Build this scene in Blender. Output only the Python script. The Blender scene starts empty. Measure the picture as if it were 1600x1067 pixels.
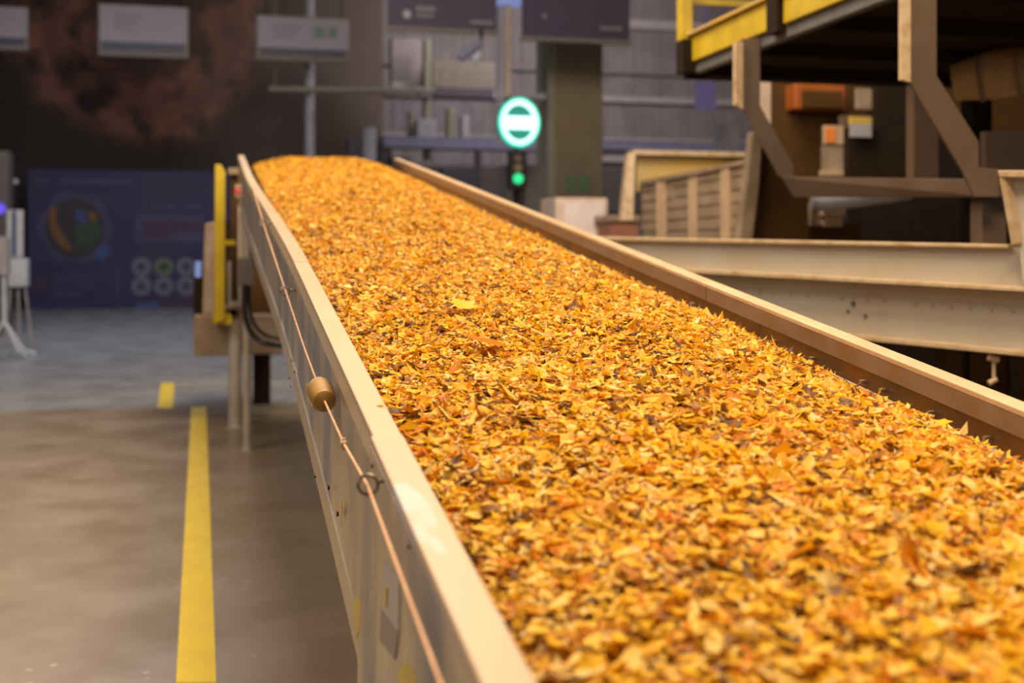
import bpy, bmesh, math, random
import numpy as np
from mathutils import Vector
random.seed(7); rng = np.random.default_rng(7)
scn = bpy.context.scene; col = scn.collection
# ------------------------------------------------------------------ camera
F = 1900.0; HZ = 388.0; EYE = 1.6
A = math.radians(14.40)                 # camera yaw to the right of the hall axis (world +Y)
cam_d = bpy.data.cameras.new('camera'); cam = bpy.data.objects.new('camera', cam_d); col.objects.link(cam)
cam.location = (0, 0, EYE); cam.rotation_euler = (math.pi/2, 0, -A)
cam_d.sensor_width = 36; cam_d.lens = 36*F/1600; cam_d.shift_y = -(533.5-HZ)/1600
cam_d.clip_end = 300; cam_d.clip_start = 0.02
cam_d.dof.use_dof = True; cam_d.dof.focus_distance = 2.9; cam_d.dof.aperture_fstop = 2.5
scn.camera = cam
# ------------------------------------------------------------------ world, light, exposure
scn.view_settings.view_transform = 'Standard'; scn.view_settings.look = 'None'
scn.view_settings.gamma = 1; scn.view_settings.exposure = 0.0; scn.view_settings.use_curve_mapping = False
w = bpy.data.worlds.new('hall_air'); scn.world = w; w.use_nodes = True
w.node_tree.nodes['Background'].inputs[0].default_value = (0.80, 0.70, 0.62, 1)
w.node_tree.nodes['Background'].inputs[1].default_value = 0.30
scn.cycles.use_denoising = True
scn.cycles.max_bounces = 6
scn.cycles.sample_clamp_indirect = 4

def cw(u, d, z): return Vector((d*math.sin(A)+u*math.cos(A), d*math.cos(A)-u*math.sin(A), z))
def P(px, py, d): return cw((px-800)/F*d, d, EYE-(py-HZ)/F*d)       # the point of a pixel at depth d
def G(px, py): return P(px, py, EYE*F/(py-HZ))                      # ... on the floor
def W(px, py, Y): return P(px, py, Y/(math.cos(A)-(px-800)/F*math.sin(A)))   # ... on the plane y = Y
# conveyor frame: l across (right), h above the rail tops, s along (horizontal metres), rising 0.1294 per metre
B = math.atan((800-335)/F); RISE = 0.1294; Z0 = EYE-0.5915
def C(l, h, s): return cw(-s*math.sin(B)+l*math.cos(B), s*math.cos(B)+l*math.sin(B), Z0+RISE*s+h)
def on_plate(px, py, l):
    L = l/math.cos(B); d = F*L/(px-335); s = d/math.cos(B)-L*math.sin(B)
    return s, (EYE-(py-HZ)/F*d)-Z0-RISE*s

def area(name, loc, target, size, sy, watt, colr):
    d = bpy.data.lights.new(name, 'AREA'); d.shape = 'RECTANGLE'; d.size = size; d.size_y = sy; d.energy = watt; d.color = colr
    o = bpy.data.objects.new(name, d); col.objects.link(o); o.location = loc
    o.rotation_euler = (Vector(target)-Vector(loc)).to_track_quat('-Z', 'Y').to_euler(); return o
WARM = (1.0, 0.80, 0.55); COOL = (0.72, 0.80, 1.0)
p = C(0.9, 0, 2.2); area('high_bay_lamp_near', (p.x+0.9, p.y, 5.4), (p.x, p.y, 1.2), 2.2, 1.8, 315, WARM)
p = C(1.0, 0, 7.8); area('high_bay_lamp_mid', (p.x, p.y, 6.2), (p.x, p.y, 1.9), 2.4, 1.6, 340, WARM)
area('high_bay_lamp_aisle', (-3.5, 4.5, 7.0), (-2.5, 5, 0), 3, 3, 330, (1.0, 0.84, 0.66))
area('high_bay_lamp_far_left', (-2.0, 22.0, 9.0), (-2, 22, 0), 5, 2, 420, COOL)
area('high_bay_lamp_far_right', (10, 29, 9.5), (11, 36, 3), 6, 2, 520, (0.95, 0.88, 0.92))
area('high_bay_lamp_right', (5.0, 2.0, 5.2), (3.8, 7.0, 1.2), 1.6, 1.2, 100, WARM)
area('fill_light_hall', (3.0, 9.0, 8.5), (5.0, 22, 3.0), 4, 3, 760, (1.0, 0.88, 0.78))  # added fill, brightens the near faces of the far column and signs
area('fill_light_side_panel', (-6.0, 0.5, 5.5), (0, 3.2, 0.8), 2.5, 2.5, 75, (1.0, 0.86, 0.72))  # added fill from the left for the conveyor side panel

# ------------------------------------------------------------------ materials
def mat(name, c, rough=0.5, metal=0.0, c2=None, scale=6.0, lo=0.4, hi=0.6, bump=0.0, bscale=60, emit=None, es=1.0,
        stretch=(1, 1, 1), rough2=None, detail=4, spec=None):
    m = bpy.data.materials.new(name); m.use_nodes = True; nt = m.node_tree; b = nt.nodes['Principled BSDF']
    b.inputs['Base Color'].default_value = (*c, 1); b.inputs['Roughness'].default_value = rough; b.inputs['Metallic'].default_value = metal
    if spec is not None: b.inputs['Specular IOR Level'].default_value = spec
    tc = nt.nodes.new('ShaderNodeTexCoord'); mp = nt.nodes.new('ShaderNodeMapping'); mp.inputs['Scale'].default_value = stretch
    nt.links.new(tc.outputs['Object'], mp.inputs[0])
    if c2 is None: c2 = tuple(x*0.86 for x in c)
    n = nt.nodes.new('ShaderNodeTexNoise'); n.inputs['Scale'].default_value = scale; n.inputs['Detail'].default_value = detail
    nt.links.new(mp.outputs[0], n.inputs['Vector'])
    r = nt.nodes.new('ShaderNodeValToRGB'); r.color_ramp.elements[0].position = lo; r.color_ramp.elements[1].position = hi
    r.color_ramp.elements[0].color = (*c, 1); r.color_ramp.elements[1].color = (*c2, 1)
    nt.links.new(n.outputs[0], r.inputs[0]); nt.links.new(r.outputs[0], b.inputs['Base Color'])
    if rough2 is not None:
        mr = nt.nodes.new('ShaderNodeMapRange'); mr.inputs[1].default_value = .35; mr.inputs[2].default_value = .65
        mr.inputs[3].default_value = rough; mr.inputs[4].default_value = rough2
        nt.links.new(n.outputs[0], mr.inputs[0]); nt.links.new(mr.outputs[0], b.inputs['Roughness'])
    if bump:
        n2 = nt.nodes.new('ShaderNodeTexNoise'); n2.inputs['Scale'].default_value = bscale; nt.links.new(mp.outputs[0], n2.inputs['Vector'])
        bp = nt.nodes.new('ShaderNodeBump'); bp.inputs['Strength'].default_value = bump; bp.inputs['Distance'].default_value = 0.01
        nt.links.new(n2.outputs[0], bp.inputs['Height']); nt.links.new(bp.outputs[0], b.inputs['Normal'])
    if emit: b.inputs['Emission Color'].default_value = (*emit, 1); b.inputs['Emission Strength'].default_value = es
    return m
M = {}
M['cream'] = mat('cream_paint', (0.58, 0.46, 0.30), 0.38, c2=(0.58, 0.46, 0.31), scale=3, bump=.05)
M['steel'] = mat('dull_stainless', (0.50, 0.40, 0.285), 0.24, 0.3, c2=(0.27, 0.26, 0.275), scale=4.5, lo=.44, hi=.60, stretch=(1, 1, .3), bump=.03, rough2=.5)  # blue-grey blotches paint in reflections on the side panels
M['steel_pale'] = mat('pale_stainless', (0.52, 0.42, 0.30), 0.32, 0.2, c2=(0.46, 0.37, 0.27), scale=4)
M['rail_steel'] = mat('worn_steel_strip', (0.27, 0.20, 0.145), 0.3, 0.5, c2=(0.34, 0.29, 0.26), scale=9, lo=.35, hi=.7, rough2=.5)
M['skirt'] = mat('amber_rubber_skirt', (0.13, 0.05, 0.010), 0.35, c2=(0.075, 0.036, 0.014), scale=8)
M['grey_strip'] = mat('grey_strip', (0.42, 0.34, 0.32), 0.5)
M['belt'] = mat('belt_rubber', (0.20, 0.11, 0.03), 0.8)
M['bolt'] = mat('bolt_zinc', (0.5, 0.45, 0.42), 0.3, 0.9)
M['hole'] = mat('hole_dark', (0.02, 0.015, 0.01), 0.8)
M['cord'] = mat('cord_jacket', (0.78, 0.46, 0.25), 0.5, c2=(0.66, 0.36, 0.2), scale=30)
M['float_top'] = mat('float_upper', (0.30, 0.205, 0.115), 0.6, c2=(0.24, 0.155, 0.08), scale=40)
M['float_seam'] = mat('float_seam', (0.50, 0.34, 0.17), 0.6)
M['float_bot'] = mat('float_lower', (0.36, 0.19, 0.035), 0.55, c2=(0.22, 0.10, 0.02), scale=40, lo=.5, hi=.75)
M['ring'] = mat('eye_steel', (0.22, 0.18, 0.13), 0.35, 0.8)
M['brown'] = mat('brown_steel_frame', (0.17, 0.108, 0.07), 0.45, c2=(0.14, 0.085, 0.052), scale=2)
M['worn_lit_edge'] = mat('worn_cream_lit_edge', (0.62, 0.46, 0.28), 0.45, c2=(0.45, 0.28, 0.13), scale=14, lo=.45, hi=.7)  # worn cream edges; on the hanger flanges its paleness paints in light
M['trough'] = mat('grey_cream_paint', (0.56, 0.50, 0.42), 0.45, c2=(0.50, 0.41, 0.30), scale=2.5, lo=.35, hi=.75, bump=.04)
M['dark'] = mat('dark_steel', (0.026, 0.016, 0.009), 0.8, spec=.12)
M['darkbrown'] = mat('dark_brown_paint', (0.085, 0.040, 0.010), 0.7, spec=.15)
M['yellow'] = mat('safety_yellow', (0.60, 0.43, 0.015), 0.45, c2=(0.50, 0.34, 0.012), scale=4)
M['grey_beam'] = mat('grey_beam', (0.16, 0.15, 0.14), 0.5)
M['black'] = mat('black_rubber', (0.018, 0.014, 0.011), 0.35)
M['beige'] = mat('beige_housing', (0.34, 0.25, 0.17), 0.5, c2=(0.26, 0.18, 0.11), scale=4)
M['legpaint'] = mat('leg_paint', (0.50, 0.45, 0.40), 0.4, c2=(0.42, 0.36, 0.30), scale=6)
M['grey_box'] = mat('grey_plastic', (0.15, 0.13, 0.11), 0.5)
M['red'] = mat('red_lens', (0.7, 0.03, 0.05), 0.4, emit=(1, .05, .08), es=0.6)
M['line'] = mat('yellow_floor_tape', (0.86, 0.62, 0.015), 0.55, c2=(0.82, 0.57, 0.02), scale=5)
M['line_faded'] = mat('faded_floor_tape', (0.42, 0.38, 0.20), 0.5)
M['wall_plain'] = mat('hall_wall', (0.12, 0.10, 0.09), 0.8)
M['ceiling'] = mat('hall_ceiling', (0.20, 0.18, 0.17), 0.8)
M['cladding'] = mat('mauve_cladding', (0.30, 0.25, 0.25), 0.55, c2=(0.25, 0.20, 0.20), scale=1.2)
M['purlin'] = mat('pale_purlin', (0.50, 0.44, 0.42), 0.5)
M['purlin_blue'] = mat('blue_grey_beam', (0.24, 0.23, 0.32), 0.5)
M['column'] = mat('olive_column', (0.24, 0.175, 0.10), 0.7, c2=(0.21, 0.155, 0.088), scale=2)
M['column_edge'] = mat('column_edge', (0.28, 0.26, 0.18), 0.6)
M['sign_white'] = mat('white_sign_board', (0.36, 0.31, 0.33), 0.5, c2=(0.34, 0.29, 0.31), scale=1)
M['sign_frame'] = mat('sign_frame', (0.22, 0.18, 0.15), 0.6)
M['sign_dark'] = mat('sign_blue_strip', (0.07, 0.07, 0.11), 0.5)
M['sign_purple'] = mat('purple_sign_board', (0.060, 0.045, 0.085), 0.6, c2=(0.062, 0.045, 0.058), scale=1)
M['ink'] = mat('pale_ink', (0.24, 0.22, 0.24), 0.6)
M['green_ink'] = mat('green_ink', (0.12, 0.19, 0.08), 0.6)
M['navy'] = mat('navy_poster', (0.026, 0.021, 0.095), 0.6, c2=(0.036, 0.027, 0.080), scale=.8)
M['navy2'] = mat('poster_print_violet', (0.065, 0.052, 0.13), 0.6)
M['navy3'] = mat('poster_panel_dusk', (0.065, 0.028, 0.075), 0.6)
M['p_dark'] = mat('poster_globe_dark', (0.035, 0.028, 0.038), 0.6)
M['p_orange'] = mat('poster_orange', (0.20, 0.09, 0.02), 0.6)
M['p_blue'] = mat('poster_blue', (0.04, 0.085, 0.24), 0.6)
M['p_green'] = mat('poster_green', (0.03, 0.065, 0.04), 0.6)
M['p_grey'] = mat('poster_pale_disc', (0.17, 0.16, 0.23), 0.6)
M['p_ggreen'] = mat('poster_green_disc', (0.13, 0.17, 0.12), 0.6)
M['pale'] = mat('pale_grey_paint', (0.40, 0.38, 0.40), 0.5)
M['white'] = mat('white_plastic', (0.62, 0.66, 0.72), 0.4)
M['cabinet'] = mat('cabinet_paint', (0.80, 0.66, 0.60), 0.5)
M['cabinet_side'] = mat('cabinet_side', (0.68, 0.52, 0.38), 0.5)
M['board'] = mat('weathered_board', (0.36, 0.25, 0.16), 0.7, c2=(0.22, 0.15, 0.09), scale=5, lo=.35, hi=.7)
M['rib'] = mat('cart_rib', (0.58, 0.40, 0.24), 0.6)
M['yellow_panel'] = mat('ochre_panel', (0.62, 0.38, 0.06), 0.6, c2=(0.5, 0.34, 0.13), scale=1.6)
M['orange'] = mat('orange_paint', (0.36, 0.09, 0.012), 0.5)
M['orange_hot'] = mat('orange_sticker', (0.85, 0.26, 0.04), 0.5)
M['redbrown'] = mat('red_brown_box', (0.30, 0.115, 0.06), 0.6)
M['violet'] = mat('violet_sheet', (0.27, 0.24, 0.55), 0.5)
M['drum'] = mat('beige_duct', (0.70, 0.50, 0.30), 0.45, c2=(0.6, 0.4, 0.2), scale=3)
M['scuff'] = None
# cream cap with a worn silvery patch near the joint
m = mat('cream_cap', (0.52, 0.37, 0.23), 0.4, c2=(0.49, 0.345, 0.21), scale=2); M['cap'] = m
m = mat('cream_cap_scuffed', (0.48, 0.34, 0.21), 0.4, c2=(0.47, 0.43, 0.40), scale=7, lo=.55, hi=.60, detail=2, stretch=(1.6, .5, 1)); M['cap_scuff'] = m
M['cap_right'] = mat('cream_cap_brightened', (0.70, 0.52, 0.33), 0.3, c2=(0.62, 0.44, 0.27), scale=5)  # same cream paint, colour brightened to make up for weaker light here
# mural : dark print with a ring of russet splashes
def mural_material():
    m = bpy.data.materials.new('mural_print'); m.use_nodes = True; nt = m.node_tree; b = nt.nodes['Principled BSDF']; N = nt.nodes.new; L = nt.links.new
    b.inputs['Roughness'].default_value = .8
    tc = N('ShaderNodeTexCoord')
    c = W(225, 30, 36.0)
    sub = N('ShaderNodeVectorMath'); sub.operation = 'SUBTRACT'; sub.inputs[1].default_value = (c.x, 36, c.z); L(tc.outputs['Object'], sub.inputs[0])
    n0 = N('ShaderNodeTexNoise'); n0.inputs['Scale'].default_value = .9; n0.inputs['Detail'].default_value = 3; L(tc.outputs['Object'], n0.inputs['Vector'])
    ln = N('ShaderNodeVectorMath'); ln.operation = 'LENGTH'; L(sub.outputs[0], ln.inputs[0])
    ad = N('ShaderNodeMath'); ad.operation = 'MULTIPLY_ADD'; L(n0.outputs[0], ad.inputs[0]); ad.inputs[1].default_value = 1.4; L(ln.outputs['Value'], ad.inputs[2])
    rr = N('ShaderNodeValToRGB'); e = rr.color_ramp.elements
    e[0].position = .0; e[0].color = (.25, .25, .25, 1); e[1].position = 1.0; e[1].color = (0, 0, 0, 1)
    for pos, v in ((.28, .25), (.34, .8), (.42, .5), (.47, 1), (.52, .35), (.57, 0)):
        q = e.new(pos); q.color = (v, v, v, 1)
    dv = N('ShaderNodeMath'); dv.operation = 'DIVIDE'; L(ad.outputs[0], dv.inputs[0]); dv.inputs[1].default_value = 8.0; L(dv.outputs[0], rr.inputs[0])
    n1 = N('ShaderNodeTexNoise'); n1.inputs['Scale'].default_value = 1.3; n1.inputs['Detail'].default_value = 5; L(tc.outputs['Object'], n1.inputs['Vector'])
    r1 = N('ShaderNodeValToRGB'); r1.color_ramp.elements[0].position = .36; r1.color_ramp.elements[1].position = .60; L(n1.outputs[0], r1.inputs[0])
    mu = N('ShaderNodeMath'); mu.operation = 'MULTIPLY'; L(rr.outputs[0], mu.inputs[0]); L(r1.outputs[0], mu.inputs[1])
    mx = N('ShaderNodeMix'); mx.data_type = 'RGBA'; L(mu.outputs[0], mx.inputs['Factor']); mx.inputs['A'].default_value = (.034, .025, .021, 1); mx.inputs['B'].default_value = (.31, .125, .09, 1)
    # dusty mauve cloud over the right part of the print
    sx = N('ShaderNodeSeparateXYZ'); L(tc.outputs['Object'], sx.inputs[0]); mr = N('ShaderNodeMapRange')
    mr.inputs[1].default_value = W(260, 200, 36).x; mr.inputs[2].default_value = W(600, 200, 36).x; mr.inputs[3].default_value = 0; mr.inputs[4].default_value = .8; L(sx.outputs[0], mr.inputs[0])
    m2 = N('ShaderNodeMix'); m2.data_type = 'RGBA'; L(mr.outputs[0], m2.inputs['Factor']); L(mx.outputs['Result'], m2.inputs['A']); m2.inputs['B'].default_value = (.20, .15, .112, 1)
    L(m2.outputs['Result'], b.inputs['Base Color']); return m
M['mural'] = mural_material()
def floor_material(name, c1, c2, c3, rough):
    m = bpy.data.materials.new(name); m.use_nodes = True; nt = m.node_tree; b = nt.nodes['Principled BSDF']; N = nt.nodes.new; L = nt.links.new
    tc = N('ShaderNodeTexCoord'); n = N('ShaderNodeTexNoise'); n.inputs['Scale'].default_value = 1.6; n.inputs['Detail'].default_value = 8; n.inputs['Roughness'].default_value = .55
    L(tc.outputs['Object'], n.inputs['Vector'])
    r = N('ShaderNodeValToRGB'); e = r.color_ramp.elements; e[0].position = .36; e[0].color = (*c1, 1); e[1].position = .62; e[1].color = (*c2, 1); L(n.outputs[0], r.inputs[0])
    v = N('ShaderNodeTexVoronoi'); v.inputs['Scale'].default_value = 9; L(tc.outputs['Object'], v.inputs['Vector'])
    n3 = N('ShaderNodeTexNoise'); n3.inputs['Scale'].default_value = .8; n3.inputs['W' if False else 'Detail'].default_value = 2; L(tc.outputs['Object'], n3.inputs['Vector'])
    lt = N('ShaderNodeMath'); lt.operation = 'LESS_THAN'; lt.inputs[1].default_value = .13; L(v.outputs['Distance'], lt.inputs[0])
    gt = N('ShaderNodeMath'); gt.operation = 'GREATER_THAN'; gt.inputs[1].default_value = .56; L(n3.outputs[0], gt.inputs[0])
    mu = N('ShaderNodeMath'); mu.operation = 'MULTIPLY'; L(lt.outputs[0], mu.inputs[0]); L(gt.outputs[0], mu.inputs[1])
    mx = N('ShaderNodeMix'); mx.data_type = 'RGBA'; L(mu.outputs[0], mx.inputs['Factor']); L(r.outputs[0], mx.inputs['A']); mx.inputs['B'].default_value = (*c3, 1)
    L(mx.outputs['Result'], b.inputs['Base Color'])
    mr = N('ShaderNodeMapRange'); mr.inputs[1].default_value = .3; mr.inputs[2].default_value = .7; mr.inputs[3].default_value = rough; mr.inputs[4].default_value = rough+.14; L(n.outputs[0], mr.inputs[0]); L(mr.outputs[0], b.inputs['Roughness'])
    return m
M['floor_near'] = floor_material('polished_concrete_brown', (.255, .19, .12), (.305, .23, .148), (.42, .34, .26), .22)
M['floor_far'] = floor_material('polished_concrete_cool_reflection', (.30, .295, .29), (.36, .355, .35), (.34, .33, .32), .22)  # reflection of cool lights is put into this paler grey
# leaves: colour comes from the piece's own tone (a per-piece attribute)
def leaf_material():
    m = bpy.data.materials.new('dry_leaf'); m.use_nodes = True; nt = m.node_tree; b = nt.nodes['Principled BSDF']; N = nt.nodes.new; L = nt.links.new
    at = N('ShaderNodeAttribute'); at.attribute_name = 'tone'
    r = N('ShaderNodeValToRGB'); r.color_ramp.interpolation = 'LINEAR'; e = r.color_ramp.elements
    e[0].position = 0; e[0].color = (.13, .05, .008, 1); e[1].position = 1; e[1].color = (.86, .66, .30, 1)
    for pos, c in ((.07, (.24, .09, .010)), (.15, (.50, .17, .006)), (.26, (.76, .25, .005)), (.42, (.84, .43, .012)), (.60, (.92, .55, .022)), (.76, (.93, .60, .05)), (.90, (.93, .67, .20))):
        q = e.new(pos); q.color = (*c, 1)
    L(at.outputs['Fac'], r.inputs[0])
    tc = N('ShaderNodeTexCoord'); n = N('ShaderNodeTexNoise'); n.inputs['Scale'].default_value = 70; n.inputs['Detail'].default_value = 2; L(tc.outputs['Object'], n.inputs['Vector'])
    hs = N('ShaderNodeHueSaturation'); mr = N('ShaderNodeMapRange'); mr.inputs[3].default_value = .72; mr.inputs[4].default_value = 1.22; L(n.outputs[0], mr.inputs[0]); L(mr.outputs[0], hs.inputs['Value']); L(r.outputs[0], hs.inputs['Color'])
    L(hs.outputs[0], b.inputs['Base Color']); b.inputs['Roughness'].default_value = .42; b.inputs['Specular IOR Level'].default_value = .25
    tr = N('ShaderNodeBsdfTranslucent'); L(hs.outputs[0], tr.inputs['Color'])
    mx = N('ShaderNodeMixShader'); mx.inputs[0].default_value = .34; L(b.outputs[0], mx.inputs[1]); L(tr.outputs[0], mx.inputs[2])
    L(mx.outputs[0], nt.nodes['Material Output'].inputs['Surface']); return m
M['leaf'] = leaf_material()
M['heap'] = mat('heap_core', (.36, .14, .012), .9, c2=(.22, .08, .01), scale=25)
def emis(name, c, s):
    m = bpy.data.materials.new(name); m.use_nodes = True; b = m.node_tree.nodes['Principled BSDF']
    b.inputs['Base Color'].default_value = (.02, .05, .04, 1); b.inputs['Emission Color'].default_value = (*c, 1); b.inputs['Emission Strength'].default_value = s; return m
M['led'] = emis('green_led', (.55, 1.0, .85), 1.9); M['led_edge'] = emis('green_led_edge', (.0, .75, .48), 1.3); M['led_white'] = emis('white_green_led', (.62, 1.0, .88), 2.0)
M['led_dim'] = emis('dim_led', (0, .26, .20), 1.0); M['lens_green'] = emis('green_lens', (.02, .9, .30), 1.1)
M['lens_amber'] = emis('amber_lens', (.22, .13, .02), .5); M['lens_red'] = emis('red_lens_dim', (.16, .05, .03), .5)
M['glow_blue'] = emis('pale_blue_lamp', (.35, .45, .9), .5); M['glow_violet'] = emis('violet_lamp', (.14, .07, .9), 1.0)

# ------------------------------------------------------------------ builders
def bm_new(): return bmesh.new()
def prism(bm, pts, vec):
    vec = Vector(vec); a = [bm.verts.new(p) for p in pts]; b = [bm.verts.new(Vector(p)+vec) for p in pts]; n = len(a)
    bm.faces.new(a); bm.faces.new(list(reversed(b)))
    for i in range(n): bm.faces.new((a[i], b[i], b[(i+1) % n], a[(i+1) % n]))
def hexa(bm, q):     # q: 4 near corners then 4 far corners in the same order
    v = [bm.verts.new(p) for p in q]
    for f in ((0, 1, 2, 3), (7, 6, 5, 4), (0, 4, 5, 1), (1, 5, 6, 2), (2, 6, 7, 3), (3, 7, 4, 0)): bm.faces.new([v[i] for i in f])
def boxm(bm, x0, x1, y0, y1, z0, z1):
    hexa(bm, [(x0, y0, z0), (x1, y0, z0), (x1, y0, z1), (x0, y0, z1), (x0, y1, z0), (x1, y1, z0), (x1, y1, z1), (x0, y1, z1)])
def boxw(bm, px0, py0, px1, py1, Y, dep, z0=None):
    a = W(px0, (py0+py1)/2, Y); b = W(px1, (py0+py1)/2, Y); cx = (px0+px1)/2
    zt = W(cx, py0, Y).z; zb = W(cx, py1, Y).z if z0 is None else z0
    boxm(bm, a.x, b.x, Y, Y+dep, zb, zt)
def tube(bm, pts, r, n=12, close=False):
    pts = [Vector(p) for p in pts]; rings = []; up = None
    m = len(pts)
    for i, p in enumerate(pts):
        if close: t = pts[(i+1) % m]-pts[i-1]
        else: t = pts[min(i+1, m-1)]-pts[max(i-1, 0)]
        t.normalize()
        if up is None: up = t.orthogonal().normalized()
        up = (up-t*up.dot(t)).normalized(); sd = t.cross(up)
        rr = r[i] if isinstance(r, (list, tuple)) else r
        rings.append([bm.verts.new(p+(up*math.cos(a)+sd*math.sin(a))*rr) for a in [2*math.pi*k/n for k in range(n)]])
    for i in range(m if close else m-1):
        a, b = rings[i], rings[(i+1) % m]
        for k in range(n): bm.faces.new((a[k], a[(k+1) % n], b[(k+1) % n], b[k]))
    if not close: bm.faces.new(list(reversed(rings[0]))); bm.faces.new(rings[-1])
def cyl(bm, p0, p1, r0, r1=None, n=20): tube(bm, [p0, p1], [r0, r0 if r1 is None else r1], n)
def disc_y(bm, c, r, th, n=28, a0=0, a1=2*math.pi):   # flat disc facing -Y
    prism(bm, [(c[0]+r*math.cos(a0+(a1-a0)*k/n), c[1], c[2]+r*math.sin(a0+(a1-a0)*k/n)) for k in range(n if a1-a0 > 6.28 else n+1)], (0, th, 0))
def setp(o, label=None, cat=None, group=None, kind=None):
    for k, v in (('label', label), ('category', cat), ('group', group), ('kind', kind)):
        if v: o[k] = v
    return o
def wloc(o):
    v = Vector((0, 0, 0))
    while o: v += o.location; o = o.parent
    return v
def obj(name, bm, m, parent=None, bevel=0, smooth=False, label=None, cat=None, group=None, kind=None, base=False):
    bmesh.ops.recalc_face_normals(bm, faces=bm.faces[:])
    me = bpy.data.meshes.new(name)
    org = wloc(parent)
    if base and parent is None:
        lo = Vector((min(v.co.x for v in bm.verts), min(v.co.y for v in bm.verts), min(v.co.z for v in bm.verts)))
        hi = Vector((max(v.co.x for v in bm.verts), max(v.co.y for v in bm.verts), 0)); org = Vector(((lo.x+hi.x)/2, (lo.y+hi.y)/2, lo.z))
    bmesh.ops.translate(bm, verts=bm.verts[:], vec=-org)
    if smooth:
        for f in bm.faces: f.smooth = True
    bm.to_mesh(me); bm.free(); me.materials.append(M[m] if isinstance(m, str) else m)
    if smooth: 
        for e in me.edges: pass
    o = bpy.data.objects.new(name, me); col.objects.link(o)
    if parent: o.parent = parent
    elif base: o.location = org
    if bevel:
        b = o.modifiers.new('bevel', 'BEVEL'); b.width = bevel; b.segments = 2; b.limit_method = 'ANGLE'
    if smooth:
        try: me.set_sharp_from_angle(angle=math.radians(40))
        except Exception: pass
    return setp(o, label, cat, group, kind)
def thing(name, loc, label, cat, group=None):
    o = bpy.data.objects.new(name, None); col.objects.link(o); o.location = loc; o.empty_display_size = .1
    return setp(o, label, cat, group)
def quick(name, fn, m, parent=None, **k):
    bm = bm_new(); fn(bm); return obj(name, bm, m, parent, **k)

# ================================================================== STRUCTURE
JY = G(200, 637).y
fl = thing('floor', (0, 0, 0), None, None); fl['kind'] = 'structure'
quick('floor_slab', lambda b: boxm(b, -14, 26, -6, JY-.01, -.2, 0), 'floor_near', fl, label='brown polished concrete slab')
quick('floor_slab', lambda b: boxm(b, -14, 26, JY+.01, 40, -.2, 0), 'floor_far', fl, label='far polished concrete slab with a cool reflection put into its colour')
quick('joint_filler', lambda b: boxm(b, -14, 26, JY-.01, JY+.01, -.2, -.006), 'hole', fl)
# back wall: mural part and cladding part
wb = thing('wall_back', (0, 40, 0), None, None); wb['kind'] = 'structure'
xm = W(598, 200, 36).x
def f(b): boxm(b, -14, xm, 36, 36.3, 0, 12)
bm = bm_new(); f(bm); me_o = obj('mural', bm, 'mural', wb)
# mural texture uses world coordinates: keep its mesh in world space
me_o.data.transform(__import__('mathutils').Matrix.Translation(wloc(wb))); me_o.location = -wloc(wb)
x = xm; k = 0
while x < 26:
    quick('cladding_panel', lambda b: (boxm(b, x+.012, x+.95, 38, 38.06, 0, 12), boxm(b, x+.22, x+.30, 37.96, 38, 0, 12), boxm(b, x+.62, x+.70, 37.96, 38, 0, 12)), 'cladding', wb)
    x += .962; k += 1
quick('backing', lambda b: boxm(b, xm, 26, 38.06, 38.3, 0, 12), 'wall_plain', wb)
for i, (a, b_, c, d_, mm) in enumerate(((600, 148, 1190, 157, 'purlin'), (560, 217, 1190, 232, 'purlin_blue'), (560, 213, 1190, 218, 'purlin'), (940, 246, 1190, 255, 'purlin'), (945, 34, 1190, 48, 'purlin'), (600, 108, 1190, 112, 'cladding'), (600, 262, 1190, 330, 'wall_plain'))):
    quick('wall_rail', lambda b: boxw(b, a, b_, c, d_, 37.75, .2), mm, wb)
setp(quick('wall_left', lambda b: boxm(b, -14.3, -14, -6, 36.3, 0, 12), 'wall_plain'), kind='structure')
setp(quick('wall_right', lambda b: boxm(b, 26, 26.3, -6, 38.3, 0, 12), 'wall_plain'), kind='structure')
setp(quick('ceiling', lambda b: boxm(b, -14.3, 26.3, -6, 38.3, 12, 12.2), 'ceiling'), kind='structure')
# column
cr = thing('column', (W(902, 300, 24).x, 24.4, 0), None, None); cr['kind'] = 'structure'
quick('column_shaft', lambda b: boxw(b, 866, -60, 942, 400, 24, .9, z0=0), 'column', cr, bevel=.02)
quick('corner_strip', lambda b: boxw(b, 856, -60, 866, 400, 24.02, .9, z0=0), 'column_edge', cr)

# ---- floor markings
def strip(bm, a, b, c, d, h=.002):
    prism(bm, [Vector((q.x, q.y, 0.0)) for q in (a, b, c, d)], (0, 0, h))
quick('floor_line', lambda b: strip(b, G(275, 1067)+Vector((0, -1.4, 0))*0, G(338, 1067), G(322, 636), G(299, 636)), 'line', None, label='long yellow line on the brown floor beside the conveyor', cat='floor line')
quick('floor_line', lambda b: strip(b, G(246, 637), G(270, 637), G(272.5, 598), G(252, 598)), 'line', None, label='short yellow line piece on the grey floor, past the joint', cat='floor line')
quick('floor_line', lambda b: strip(b, G(274, 602), G(440, 599), G(440, 596.5), G(274, 599)), 'line_faded', None, label='thin faded yellow cross line on the grey floor, leading to the conveyor legs', cat='floor line')

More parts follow.
